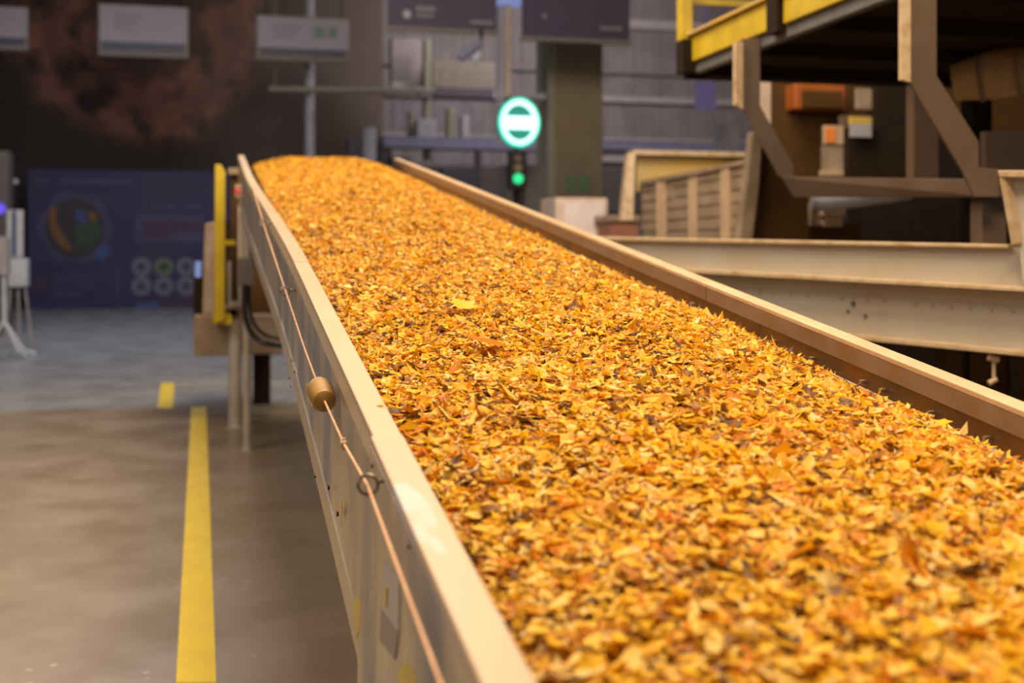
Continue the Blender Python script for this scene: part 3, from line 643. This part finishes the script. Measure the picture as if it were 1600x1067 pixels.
# legs and hanging hook below the trough
for x0, x1 in ((1462, 1500), (1515, 1556), (1590, 1625)):
    d = 6.2; a = P(x0, 540, d); b_ = P(x1, 540, d)
    quick('leg', lambda b: prism(b, [Vector((a.x, a.y, 0)), Vector((b_.x, b_.y, 0)), Vector((b_.x, b_.y, 1.25)), Vector((a.x, a.y, 1.25))], back*.12), 'darkbrown', tr)
for xx in (1000, 1150):
    d = dT(xx)+.3; a = P(xx, 540, d)
    quick('leg', lambda b: boxm(b, a.x-.06, a.x+.06, a.y-.06, a.y+.06, 0, 1.3), 'darkbrown', tr)
hk = quick('hook', lambda b: (cyl(b, P(1553, 556, 5.15), P(1553, 596, 5.15), .008, n=10), cyl(b, P(1544, 558, 5.15), P(1560, 562, 5.15), .014, n=10), cyl(b, P(1557, 592, 5.15), P(1545, 599, 5.15), .012, n=10)), 'rib', tr, smooth=True)

# ================================================================== RIGHT: GALLERY (deck, yellow edge, brown frame)
Bd = math.atan((800-370)/F)     # deck runs almost parallel to the conveyor
gd = cw(-math.sin(Bd), math.cos(Bd), 0); gp = cw(math.cos(Bd), math.sin(Bd), 0)
ZD = 2.91
c0_ = P(1074, 112, 9.0); c0_.z = ZD
def K(a, t, z): return Vector((c0_.x, c0_.y, 0))+gp*a+gd*t+Vector((0, 0, z))   # a right, t forward from the corner
def kbox(bm, a0, a1, t0, t1, z0, z1):
    hexa(bm, [K(a0, t0, z0), K(a1, t0, z0), K(a1, t0, z1), K(a0, t0, z1), K(a0, t1, z0), K(a1, t1, z0), K(a1, t1, z1), K(a0, t1, z1)])
gal = thing('gallery', K(0, 0, 0), 'raised walkway with dark deck, yellow edge and brown steel frame at the top right', 'platform')
quick('deck', lambda b: kbox(b, .08, 5.0, -6, 0, ZD+.02, ZD+.10), 'dark', gal)
for t in (-.15, -1.1, -2.05, -3.0, -3.95, -4.9):
    quick('deck_joist', lambda b: kbox(b, .1, 5.0, t-.04, t+.04, ZD-.06, ZD+.02), 'dark', gal)
quick('edge_beam', lambda b: (kbox(b, .03, .09, -6, 0.02, ZD-.02, ZD+.085)), 'grey_beam', gal, bevel=.004)
quick('rear_beam', lambda b: kbox(b, .0, 5.0, 0, .08, ZD-.05, ZD+.10), 'dark', gal)
# yellow kick board in two pieces with a dark upright between
quick('kick_board', lambda b: kbox(b, .0, .03, -1.42, -.05, ZD+.06, ZD+.25), 'yellow', gal, bevel=.004)
quick('kick_board', lambda b: kbox(b, .0, .03, -6, -1.62, ZD+.06, ZD+.25), 'yellow', gal, bevel=.004)
quick('top_angle', lambda b: kbox(b, -.03, .06, -6, -.02, ZD+.25, ZD+.27), 'yellow_panel', gal)
quick('upright', lambda b: kbox(b, -.03, .05, -1.60, -1.44, ZD+.02, ZD+1.2), 'dark', gal)
quick('corner_block', lambda b: kbox(b, -.07, .05, -.1, .05, ZD-.02, ZD+.22), 'dark', gal)
quick('handrail_post', lambda b: kbox(b, -.07, .02, -.06, .04, ZD+.22, ZD+1.25), 'yellow', gal, bevel=.006)
quick('handrail', lambda b: (kbox(b, 0.0, 3.0, .0, .04, ZD+.50, ZD+.545),), 'yellow', gal)
quick('handrail', lambda b: kbox(b, -.06, -.02, -6, 0, ZD+1.05, ZD+1.09), 'yellow', gal)
fr = gal
def imgprism(name, pts, d, dep, m, par, **k):
    """plate facing across the aisle, cut to an outline at depth d, with real thickness"""
    quick(name, lambda b: prism(b, [P(x, y, d) for x, y in pts], gd*dep), m, par, **k)
# hangers; their lit flange edges are painted pale
imgprism('hanger', [(1160, 60), (1188, 60), (1188, 165), (1240, 258), (1240, 280), (1218, 276), (1160, 168)], 7.8, .02, 'brown', gal, bevel=.003)
imgprism('hanger_flange', [(1150, 66), (1161, 66), (1161, 171), (1150, 163)], 7.74, .05, 'worn_lit_edge', gal)
imgprism('hanger', [(1422, -60), (1464, -60), (1464, 118), (1530, 222), (1530, 262), (1561, 264), (1561, 308), (1523, 308), (1505, 268), (1422, 128)], 5.8, .02, 'brown', gal, bevel=.003)
imgprism('hanger_flange', [(1410, -60), (1423, -60), (1423, 128), (1410, 124)], 5.76, .035, 'worn_lit_edge', gal)
# cross beam between the two hangers, from depth 7.8 to 5.8
def xbeam(b):
    q = [P(1214, 275, 7.82), P(1240, 308, 7.82), P(1240, 308, 7.82), P(1240, 275, 7.82)]
    a = [P(1220, 276, 7.8), P(1540, 280, 5.85), P(1540, 308, 5.85), P(1240, 308, 7.75)]
    prism(b, a, gp*.12)
quick('cross_beam', xbeam, 'brown', gal, bevel=.004)
imgprism('rear_post', [(1428, 132), (1466, 190), (1466, 280), (1428, 280)], 6.7, .08, 'brown', gal)
imgprism('lower_post', [(1535, 306), (1572, 306), (1572, 384), (1535, 384)], 5.95, .1, 'brown', gal)
imgprism('gusset', [(1540, 205), (1640, 205), (1640, 268), (1540, 268)], 6.6, .05, 'brown', gal)
# posts that carry the gallery to the floor (hidden behind the trough)
for a_, t_ in ((2.2, -.3), (2.2, -4.5)):
    quick('ground_post', lambda b: kbox(b, a_-.08, a_+.08, t_-.08, t_+.08, 0, ZD-.05), 'dark', gal)

# dark wall added to give the shade under the gallery, with small fittings
mh = thing('shade_backdrop', (P(1400, 300, 12.5).x, P(1400, 300, 12.5).y, 0), 'added dark brown backdrop for the shade under the raised walkway, with small fittings', 'machine')
def wbox(name, px0, py0, px1, py1, d, dep, m, par, z0=None, **k):
    Y = P((px0+px1)/2, 300, d).y
    return quick(name, lambda b: boxw(b, px0, py0, px1, py1, Y, dep, z0), m, par, **k)
wbox('backdrop_panel', 1198, 132, 1760, 420, 13.2, .12, 'darkbrown', mh, z0=0)
wbox('backdrop_panel', 1370, 60, 1420, 420, 12.7, .2, 'dark', mh, z0=0)
wbox('backdrop_panel', 1325, 205, 1700, 420, 12.4, .3, 'dark', mh, z0=0)
wbox('backdrop_panel', 1206, -150, 1760, 132, 13.6, .2, 'dark', mh)
wbox('orange_frame', 1242, 132, 1322, 172, 12.6, .25, 'orange', mh, bevel=.02, label='orange framed box')
wbox('orange_recess', 1256, 142, 1316, 168, 12.55, .05, 'darkbrown', mh)
wbox('support_column', 1318, 180, 1328, 420, 12.2, .1, 'brown', mh, z0=0)
wbox('panel_box', 1289, 196, 1318, 225, 12.1, .05, 'rib', mh, label='lit box with an orange sticker')
wbox('sticker', 1290, 199, 1306, 222, 12.08, .02, 'orange_hot', mh)
wbox('panel_box', 1287, 228, 1318, 268, 12.1, .05, 'beige', mh)
wbox('ledge', 1286, 266, 1318, 274, 12.0, .08, 'rib', mh)
wbox('tag_plate', 1330, 194, 1362, 214, 12.0, .03, 'pale', mh, label='pale name plate with a yellow top edge')
wbox('tag_plate', 1330, 182, 1362, 194, 12.0, .05, 'yellow_panel', mh)
wbox('ledge', 1340, 138, 1362, 170, 12.1, .05, 'beige', mh)
rs = thing('roller_stand', (P(1300, 350, 9.8).x, P(1300, 350, 9.8).y, 0), 'small roller stand with a pale tapered pipe below the brown cross beam', 'stand')
quick('pipe_end', lambda b: tube(b, [P(1268, 316, 9.6), P(1290, 316, 9.6), P(1400, 309, 9.2), P(1425, 309, 9.2)], [.06, .075, .03, .01], 18), 'pale', rs, smooth=True, label='pale tapered pipe under the cross beam')
wbox('bracket', 1268, 318, 1280, 352, 9.6, .08, 'rib', rs)
wbox('roller_block', 1288, 326, 1322, 338, 9.7, .15, 'worn_lit_edge', rs, bevel=.01)
wbox('roller_block', 1290, 338, 1318, 354, 9.72, .12, 'rib', rs, bevel=.01)
wbox('roller_stand', 1262, 350, 1345, 420, 9.8, .2, 'darkbrown', rs, z0=0)
dk = thing('duct', P(1560, 115, 8.2), 'beige round duct lying under the walkway at the right edge', 'duct')
quick('duct_body', lambda b: tube(b, [P(1490, 128, 8.3), P(1545, 118, 8.2), P(1700, 90, 8.0)], [.13, .165, .175], 28), 'drum', dk, smooth=True)
quick('duct_band', lambda b: tube(b, [P(1528, 121, 8.23), P(1534, 120, 8.22)], .172, 28), 'beige', dk, smooth=True)
quick('duct_band', lambda b: tube(b, [P(1585, 111, 8.12), P(1591, 110, 8.11)], .182, 28), 'beige', dk, smooth=True)
quick('duct_hanger', lambda b: cyl(b, P(1560, 100, 8.15), Vector((P(1560, 100, 8.15).x, P(1560, 100, 8.15).y, ZD-.07)), .02, n=8), 'dark', dk)

# boarded cart behind the trough
ct = thing('boarded_cart', (P(1080, 400, 12).x, P(1080, 400, 12).y, 0), 'boarded bin of weathered planks with pale ribs and an ochre back board', 'bin')
def ctp(x, y, o=0): d = 13.0-2.2*(x-990)/185; return P(x, y, d-o)
cd = (ctp(1175, 300)-ctp(990, 300)); cd.z = 0; cb = Vector((-cd.y, cd.x, 0)).normalized()
ytop = lambda x: 286-(x-1000)*.20; ybot = 378
nrow = 6
for i in range(nrow):
    f0 = lambda x: ytop(x)+(ybot-ytop(x))*(i/nrow)+1; f1 = lambda x: ytop(x)+(ybot-ytop(x))*((i+1)/nrow)-1.2
    quick('plank', lambda b: prism(b, [ctp(1002, f0(1002)), ctp(1172, f0(1172)), ctp(1172, f1(1172)), ctp(1002, f1(1002))], cb*(.04+.02*(i % 2))), 'board', ct)
quick('backing', lambda b: prism(b, [ctp(1000, 288, -.07), ctp(1172, 256, -.07), ctp(1172, 400, -.07), ctp(1000, 400, -.07)], cb*.03), 'dark', ct)
for x in (1031, 1081, 1131):
    quick('rib', lambda b: prism(b, [ctp(x-6, ytop(x)+2, .10), ctp(x+7, ytop(x)+2, .10), ctp(x+7, ybot, .10), ctp(x-6, ybot, .10)], cb*.06), 'rib', ct, bevel=.004)
quick('top_rail', lambda b: prism(b, [ctp(1000, ytop(1000)-3, .06), ctp(1172, ytop(1172)-4, .06), ctp(1172, ytop(1172)+3, .06), ctp(1000, ytop(1000)+3, .06)], cb*.09), 'board', ct)
quick('torn_sheet', lambda b: prism(b, [ctp(1040, 284, .06), ctp(1048, 284, .06), ctp(1056, 312, .06), ctp(1053, 316, .06), ctp(1046, 305, .06)], cb*.01), 'rib', ct)
wbox('back_board', 996, 239, 1172, 300, 14.0, .06, 'yellow_panel', ct, label='ochre back board')
wbox('back_top_edge', 990, 236, 1172, 243, 13.9, .2, 'worn_lit_edge', ct)
quick('corner_post', lambda b: prism(b, [P(982, 240, 13.3), P(993, 240, 13.3), P(990, 345, 13.3), P(971, 345, 13.3)], (0, .12, 0)), 'worn_lit_edge', ct, bevel=.01, label='pale corner post')
quick('skid', lambda b: prism(b, [P(965, 377, 12.9), P(1175, 377, 10.8), P(1175, 400, 10.8), P(965, 400, 12.9)], cb*.1), 'darkbrown', ct)
for x, d in ((975, 12.9), (1170, 10.9)):
    q = P(x, 400, d); quick('leg', lambda b: boxm(b, q.x-.05, q.x+.05, q.y-.0, q.y+.1, 0, q.z+.05), 'darkbrown', ct)
ch = thing('chute', (P(1200, 380, 9.6).x, P(1200, 380, 9.6).y, 0), 'dark brown chute with a pale slanted edge between the boarded bin and the frame', 'chute')
quick('edge_post', lambda b: prism(b, [P(1176, 205, 9.4), P(1192, 212, 9.4), P(1186, 300, 9.4), P(1175, 385, 9.4), P(1153, 385, 9.4), P(1166, 290, 9.4)], (0, .1, 0)), 'beige', ch, bevel=.01, label='pale slanted edge post')
quick('chute_body', lambda b: prism(b, [P(1190, 212, 9.5), P(1215, 250, 9.5), P(1262, 312, 9.5), P(1266, 400, 9.5), P(1172, 400, 9.5)], (0, .08, 0)), 'darkbrown', ch)
quick('chute_leg', lambda b: boxm(b, P(1200, 400, 9.6).x-.05, P(1200, 400, 9.6).x+.05, P(1200, 400, 9.6).y, P(1200, 400, 9.6).y+.1, 0, 1.6), 'darkbrown', ch)
quick('upper_post', lambda b: boxm(b, P(1187, 150, 11).x, P(1206, 150, 11).x, P(1190, 150, 11).y, P(1190, 150, 11).y+.1, P(1190, 380, 11).z, P(1190, 125, 11).z), 'cabinet_side', ch)
# cabinet and small box
cb_ = thing('cabinet', (W(910, 375, 15).x, 15.3, 0), 'pale cream control cabinet in front of the olive column', 'cabinet')
quick('cabinet_body', lambda b: boxw(b, 868, 309, 950, 420, 15, .7, z0=0), 'cabinet_side', cb_, bevel=.02)
quick('cabinet_door', lambda b: boxw(b, 882, 316, 944, 430, 14.97, .03), 'cabinet', cb_, bevel=.008)
quick('door_handle', lambda b: boxw(b, 887, 372, 889, 384, 14.94, .03), 'grey_box', cb_)
cr2 = thing('crate', (W(975, 375, 14.4).x, 14.6, 0), 'low red-brown box with a pale lid, right of the cream cabinet', 'box')
quick('crate_body', lambda b: boxw(b, 954, 346, 998, 420, 14.4, .5, z0=0), 'redbrown', cr2, bevel=.01)
quick('lid', lambda b: boxw(b, 951, 336, 1001, 346, 14.36, .58), 'beige', cr2, bevel=.01)
quick('violet_screen', lambda b: (boxw(b, 1087, 128, 1119, 172, 24, .05), boxm(b, W(1100, 128, 24).x, W(1103, 128, 24).x, 24.01, 24.04, W(1100, 130, 24).z, 11.99)), 'violet', None, base=True, label='small violet hanging screen left of the brown frame', cat='screen')
quick('wall_box', lambda b: boxw(b, 1124, 195, 1156, 236, 26, .3), 'pale', None, base=True, label='pale grey box on the cladding above the boarded bin', cat='box')

# ================================================================== BACKGROUND
def whitesign(px0, px1, py0, py1, label, sh=0, green=False):
    s = thing('sign', (W((px0+px1)/2, py1, 30).x, 30, W((px0+px1)/2, py1, 30).z), label, 'sign', None)
    hh = py1-py0
    quick('sign_frame', lambda b: boxw(b, px0-3, py0-2, px1+3, py1+5, 30.05, .12), 'sign_frame', s)
    quick('sign_board', lambda b: boxw(b, px0, py0, px1, py1-hh*.24, 30, .05), 'sign_white', s)
    quick('blue_strip', lambda b: boxw(b, px0+4, py1-hh*.24, px1-6, py1-hh*.10, 30, .05), 'sign_dark', s)
    for k in range(3):
        quick('print_line', lambda b: boxw(b, px0+22, py0+hh*(.18+.13*k), px0+(px1-px0)*(.48-.05*k), py0+hh*(.23+.13*k), 29.99, .01), 'sign_frame' if False else 'ink_soft', s)
    if green:
        for q in (0, 1): quick('green_symbol', lambda b: boxw(b, px0+88+q*22, py0+hh*.22, px0+104+q*20, py0+hh*.48, 29.98, .012), 'green_soft', s)
    for q in (px0+12, px1-12):
        quick('hanging_rod', lambda b: cyl(b, W(q, py0, 30.1), Vector((W(q, py0, 30.1).x, 30.1, 12)), .012, n=6), 'dark', s)
M['ink_soft'] = mat('soft_grey_ink', (0.29, 0.25, 0.27), .6); M['green_soft'] = mat('soft_green_ink', (.19, .27, .19), .6)
whitesign(-80, 42, 10, 72, 'white hanging sign cut by the left edge of the picture')
whitesign(156, 292, 10, 84, 'white hanging sign between the left edge and the vertical pipe')
whitesign(403, 545, 28, 91, 'white hanging sign with green symbols in front of the vertical pipe', green=True)
def purple(px0, px1, py1, label):
    s = thing('sign', (W((px0+px1)/2, py1, 22).x, 22, W((px0+px1)/2, py1, 22).z), label, 'sign')
    quick('sign_board', lambda b: boxw(b, px0, -70, px1, py1, 22, .08), 'sign_purple', s)
    quick('sign_frame', lambda b: boxw(b, px0-3, py1, px1+2, py1+6, 21.98, .12), 'sign_frame', s)
    return s
s = purple(607, 776, 44, 'dark violet hanging sign left of the green ring light')
quick('drop_mark', lambda b: disc_y(b, W(636, 22, 21.97), .075, .02), 'pale', s)
for a, c, y0, y1 in ((650, 680, 10, 18), (650, 678, 22, 27), (735, 770, 32, 38)): quick('print_line', lambda b: boxw(b, a, y0, c, y1, 21.97, .02), 'ink', s)
s = purple(818, 984, 60, 'dark violet hanging sign right of the green ring light, before the column')
quick('drop_mark', lambda b: disc_y(b, W(851, 25, 21.97), .05, .02), 'ink', s)
quick('print_line', lambda b: boxw(b, 938, 42, 972, 47, 21.97, .02), 'ink', s)
# exit pictograms on the column
for a, c in ((884, 900), (904, 922)):
    quick('exit_pictogram', lambda b: boxw(b, a, 274, c, 300, 23.96, .03), 'green_ink', None, base=True, label=('left' if a == 884 else 'right')+' one of two small green pictogram plates on the olive column', cat='sign')
# vertical pipe and horizontal tube
quick('vertical_pipe', lambda b: cyl(b, Vector((W(484, 200, 31).x, 31, 0)), Vector((W(484, 200, 31).x, 31, 12)), .125, n=20), 'pale', None, smooth=True, base=True, label='pale vertical pipe rising behind the far end of the heap', cat='pipe')
quick('tube_light', lambda b: (cyl(b, W(420, 139, 30.6), W(680, 143, 30.6), .075, n=14), boxm(b, W(484, 139, 30.6).x-.04, W(484, 139, 30.6).x+.04, 30.6, 30.9, W(484, 140, 30.6).z-.04, W(484, 140, 30.6).z+.04), boxm(b, W(430, 139, 30.6).x-.01, W(430, 139, 30.6).x+.01, 30.59, 30.61, W(430, 139, 30.6).z, 11.99)), 'column_edge', None, smooth=True, base=True, label='long horizontal pale green tube crossing the vertical pipe', cat='tube')
tw = thing('ring_light', (W(812, 230, 20).x, 20, 0), 'glowing green ring light with a white bar on a pole', 'light')
c = W(812, 191, 20)
def ring(b, r0, r1, yy, th, n=40):
    pts0 = []
    for k in range(n):
        a = 2*math.pi*k/n; a2 = 2*math.pi*(k+1)/n
        q = [Vector((c.x+r*math.cos(t)*.86, yy, c.z+r*math.sin(t))) for r, t in ((r0, a), (r1, a), (r1, a2), (r0, a2))]
        prism(b, q, (0, th, 0))
quick('ring', lambda b: ring(b, .30, .385, 20, .05), 'led', tw)
quick('ring_edge', lambda b: ring(b, .385, .425, 20.01, .05), 'led_edge', tw)
quick('disc', lambda b: prism(b, [Vector((c.x+.29*math.cos(2*math.pi*k/32)*.86, 20.02, c.z+.29*math.sin(2*math.pi*k/32))) for k in range(32)], (0, .05, 0)), 'led_dim', tw)
quick('bar', lambda b: boxm(b, c.x-.245, c.x+.245, 19.97, 20.02, c.z-.12, c.z+.10), 'led_white', tw)
quick('housing', lambda b: prism(b, [Vector((c.x+.43*math.cos(2*math.pi*k/32)*.86, 20.07, c.z+.43*math.sin(2*math.pi*k/32))) for k in range(32)], (0, .08, 0)), 'black', tw)
quick('pole', lambda b: cyl(b, (c.x, 20.25, 0), (c.x, 20.25, c.z+.3), .05, n=16), 'black', tw, smooth=True)
tl = thing('traffic_light', (W(810, 300, 19.7).x, 19.7, W(810, 300, 19.7).z), 'small dark traffic light showing green, right under the ring light', 'traffic light')
quick('housing', lambda b: boxw(b, 798, 234, 823, 296, 19.7, .25), 'black', tl, bevel=.02)
quick('pole_clamp', lambda b: boxm(b, c.x-.05, c.x+.05, 19.9, 20.22, W(810, 270, 19.7).z-.04, W(810, 270, 19.7).z+.04), 'black', tl)
quick('post', lambda b: cyl(b, Vector((c.x, 19.85, 0)), Vector((c.x, 19.85, W(810, 294, 19.7).z)), .04, n=12), 'black', tl, smooth=True)
for y, mm, r in ((247, 'lens_red', .065), (262, 'lens_amber', .065), (279, 'lens_green', .085)):
    q = W(810, y, 19.68); quick('lens', lambda b: disc_y(b, q, r, .03), mm, tl, label={'lens_red': 'dim red lens', 'lens_amber': 'dim amber lens', 'lens_green': 'lit green lens'}[mm])
quick('control_cabinet', lambda b: boxw(b, 790, 258, 852, 305, 21.5, .5, z0=0), 'grey_box', None, base=True, label='dark grey cabinet behind the traffic light', cat='cabinet')
pl = thing('lamp_pole', (W(790, 150, 24).x, 24, W(790, 150, 24).z), 'pale double pole coming down above the green ring light', 'pole')
quick('tube', lambda b: boxm(b, W(779, 100, 24).x, W(787, 100, 24).x, 24, 24.15, W(790, 225, 24).z, 12), 'pale', pl)
quick('tube', lambda b: boxm(b, W(789, 100, 24).x, W(797, 100, 24).x, 23.9, 24.05, W(790, 150, 24).z, 12), 'cabinet_side', pl)
quick('lamp_head', lambda b: boxw(b, 778, -20, 815, 6, 23.8, .3), 'glow_lamp' if 'glow_lamp' in M else 'glow_blue', pl)
quick('arm', lambda b: boxw(b, 790, 146, 852, 154, 23.95, .1), 'pale', pl)
# machines behind, left of the ring light
mp = thing('filling_machine', (W(690, 250, 32).x, 32, 0), 'dim grey-brown process machine with boxes and pipes under the left violet sign', 'machine')
for a, y0, c_, y1, Y, mm in ((612, 60, 668, 130, 33, 'cladding'), (612, 128, 650, 138, 32.6, 'purlin'), (675, 96, 775, 138, 32.5, 'cabinet_dim'), (675, 137, 772, 152, 32.3, 'dark_mauve'), (664, 60, 674, 250, 32, 'column_edge'), (656, 138, 676, 150, 31.8, 'pale'), (652, 186, 682, 216, 31.5, 'pale'), (640, 172, 650, 216, 31.8, 'column_edge'), (700, 168, 712, 216, 31.8, 'column_edge'), (722, 180, 734, 216, 31.8, 'pale'), (612, 245, 640, 300, 31, 'dark_mauve'), (690, 262, 745, 330, 31, 'dark_mauve')):
    M.setdefault('cabinet_dim', mat('dim_tan', (.20, .16, .12), .6)); M.setdefault('dark_mauve', mat('dark_mauve', (.075, .06, .075), .6))
    quick('machine_box', lambda b: boxw(b, a, y0, c_, y1, Y, .4), mm, mp, bevel=.02)
quick('frame', lambda b: boxw(b, 600, 216, 860, 232, 31.4, .5), 'purlin_blue', mp)
quick('frame', lambda b: (boxw(b, 604, 232, 612, 330, 31.4, .3, z0=0), boxw(b, 745, 232, 752, 330, 31.4, .3, z0=0)), 'dark_mauve', mp)
quick('vertical_tank', lambda b: cyl(b, Vector((W(577, 250, 30.5).x, 30.5, 0)), W(577, 200, 30.5), .17, n=20), 'pale', None, smooth=True, base=True, label='small pale upright cylinder just past the heap crest', cat='tank')
quick('tank_stand', lambda b: boxw(b, 545, 216, 600, 300, 31.5, .4, z0=0), 'dark_mauve', None, base=True, label='dark stand behind the small pale cylinder', cat='stand')
sc = thing('security_camera', W(735, 85, 21.9), 'white security camera tilted under the left violet sign', 'camera')
quick('camera_body', lambda b: cyl(b, W(718, 92, 21.9), W(752, 66, 21.9), .07, n=16), 'purlin_blue', sc, smooth=True)
quick('camera_lens', lambda b: cyl(b, W(741, 96, 21.7), W(749, 86, 21.8), .06, n=16), 'white', sc, smooth=True)
quick('camera_mount', lambda b: cyl(b, W(752, 70, 21.95), W(752, 45, 21.95), .03, n=8), 'dark', sc)
# navy information wall
na = thing('information_wall', (W(190, 482, 34).x, 34, 0), 'navy printed information wall with a globe and six pale discs, at the far end of the aisle', 'display')
quick('panel', lambda b: boxw(b, 43, 266, 375, 482, 34, .25, z0=0), 'navy', na, bevel=.01)
YP = 33.985
def pw(name, pts, m, lab=None, th=.01, Y=YP): quick(name, lambda b: prism(b, [W(x, y, Y) for x, y in pts], (0, th, 0)), m, na, label=lab)
gx, gy = 117, 357
blob = [(gx+rr*math.cos(t)*1.0, gy+rr*math.sin(t)) for t, rr in [(2*math.pi*k/48, 55+4*math.sin(6*2*math.pi*k/48+.8)+(3 if k > 20 else 0)) for k in range(48)]]
pw('globe_outline', blob, 'navy2', 'pale violet cog outline')
pw('globe_disc', [(gx+46*math.cos(2*math.pi*k/36), gy+47*math.sin(2*math.pi*k/36)) for k in range(36)], 'p_dark', None, .01, YP-.005)
pw('arc_shape', [(78, 325), (88, 322), (88, 345), (97, 365), (112, 385), (112, 392), (98, 388), (84, 370), (77, 348)], 'p_orange', 'orange arc', .01, YP-.01)
pw('land_shape', [(115, 352), (150, 345), (158, 358), (150, 378), (132, 392), (120, 388)], 'p_green', 'green land', .01, YP-.01)
pw('land_shape', [(117, 327), (133, 330), (137, 345), (127, 350), (118, 342)], 'p_blue', 'blue patch', .01, YP-.01)
pw('land_shape', [(138, 330), (152, 333), (150, 345), (140, 346)], 'p_orange', None, .01, YP-.01)
pw('drop_shape', [(150, 390), (163, 380), (172, 385), (172, 398), (158, 408), (146, 402)], 'p_blue', None, .01, YP-.012)
for i, (x0, y0, x1, y1, mm) in enumerate(((52, 279, 76, 285, 'navy2'), (92, 279, 205, 289, 'navy2'), (238, 318, 275, 326, 'navy2'), (285, 319, 316, 327, 'navy2'), (211, 335, 318, 380, 'navy2'), (222, 345, 268, 370, 'navy3'), (270, 347, 316, 362, 'navy3'),
        (82, 428, 165, 433, 'navy2'), (86, 437, 164, 441, 'navy2'), (88, 446, 150, 450, 'navy2'), (86, 456, 126, 462, 'navy2'), (181, 418, 186, 462, 'navy2'), (211, 472, 250, 482, 'p_blue'), (252, 473, 290, 482, 'navy3'), (54, 432, 76, 455, 'navy3'))):
    quick('print_block', lambda b: boxw(b, x0, y0, x1, y1, YP-.004*(i == 5 or i == 6), .01), mm, na)
for x, y, g_ in ((221, 417, 0), (256, 417, 1), (291, 417, 0), (221, 447, 0), (256, 447, 0), (291, 447, 0)):
    q = W(x, y, YP); quick('print_disc', lambda b: disc_y(b, q, .255, .012), 'p_ggreen' if g_ else 'p_grey', na)
    q2 = W(x, y, YP-.01); quick('print_symbol', lambda b: disc_y(b, q2, .12, .008, n=12), 'navy2' if not g_ else 'p_green', na)
# left edge: machine post, roll-up banner, white stand
quick('machine_post', lambda b: boxw(b, -40, 235, 13, 345, 24, .6, z0=0), 'wall_plain', None, base=True, label='dark grey-olive cabinet side at the left edge of the picture', cat='cabinet')
bn = thing('banner_stand', (W(23, 500, 21).x, 21, 0), 'white and blue upright banner stand near the left edge', 'banner')
quick('banner_sheet', lambda b: boxw(b, 11, 328, 36, 402, 21, .06), 'white', bn)
quick('blue_stripe', lambda b: boxw(b, 19, 330, 25, 400, 20.98, .02), 'p_blue', bn)
quick('white_box', lambda b: boxw(b, 12, 404, 42, 448, 20.9, .35), 'white', bn, bevel=.02)
for x in (16, 28, 38): quick('leg', lambda b: cyl(b, W(x, 440, 21.05), Vector((W(x, 440, 21.05).x+(x-26)*.01, 21.05, 0)), .02, n=8), 'pale', bn, smooth=True)
st = thing('tripod_stand', (W(4, 520, 19).x, 19, 0), 'white stand with splayed feet at the left edge of the picture', 'stand')
quick('head', lambda b: boxw(b, -20, 370, 12, 430, 19, .3), 'pale', st, bevel=.02)
quick('column', lambda b: cyl(b, W(6, 430, 19.1), W(6, 508, 19.1), .03, n=12), 'white', st, smooth=True)
for dx, dy in ((.35, -.25), (-.35, -.2), (.1, .35), (.42, .1)):
    t0 = W(6, 500, 19.1); quick('leg', lambda b: tube(b, [t0, Vector((t0.x+dx*.6, t0.y+dy*.6, .12)), Vector((t0.x+dx, t0.y+dy, .03))], .022, 8), 'white', st, smooth=True)
quick('wall_spot', lambda b: cyl(b, W(22, 281, 26), W(26, 287, 26), .05, n=10), 'pale', None, smooth=True, base=True, label='tiny pale lamp beside the top left corner of the navy wall', cat='lamp')
quick('violet_lamp', lambda b: disc_y(b, W(-1, 326, 23.9), .10, .04), 'glow_violet', None, base=True, label='small glowing violet lamp at the left edge', cat='lamp')
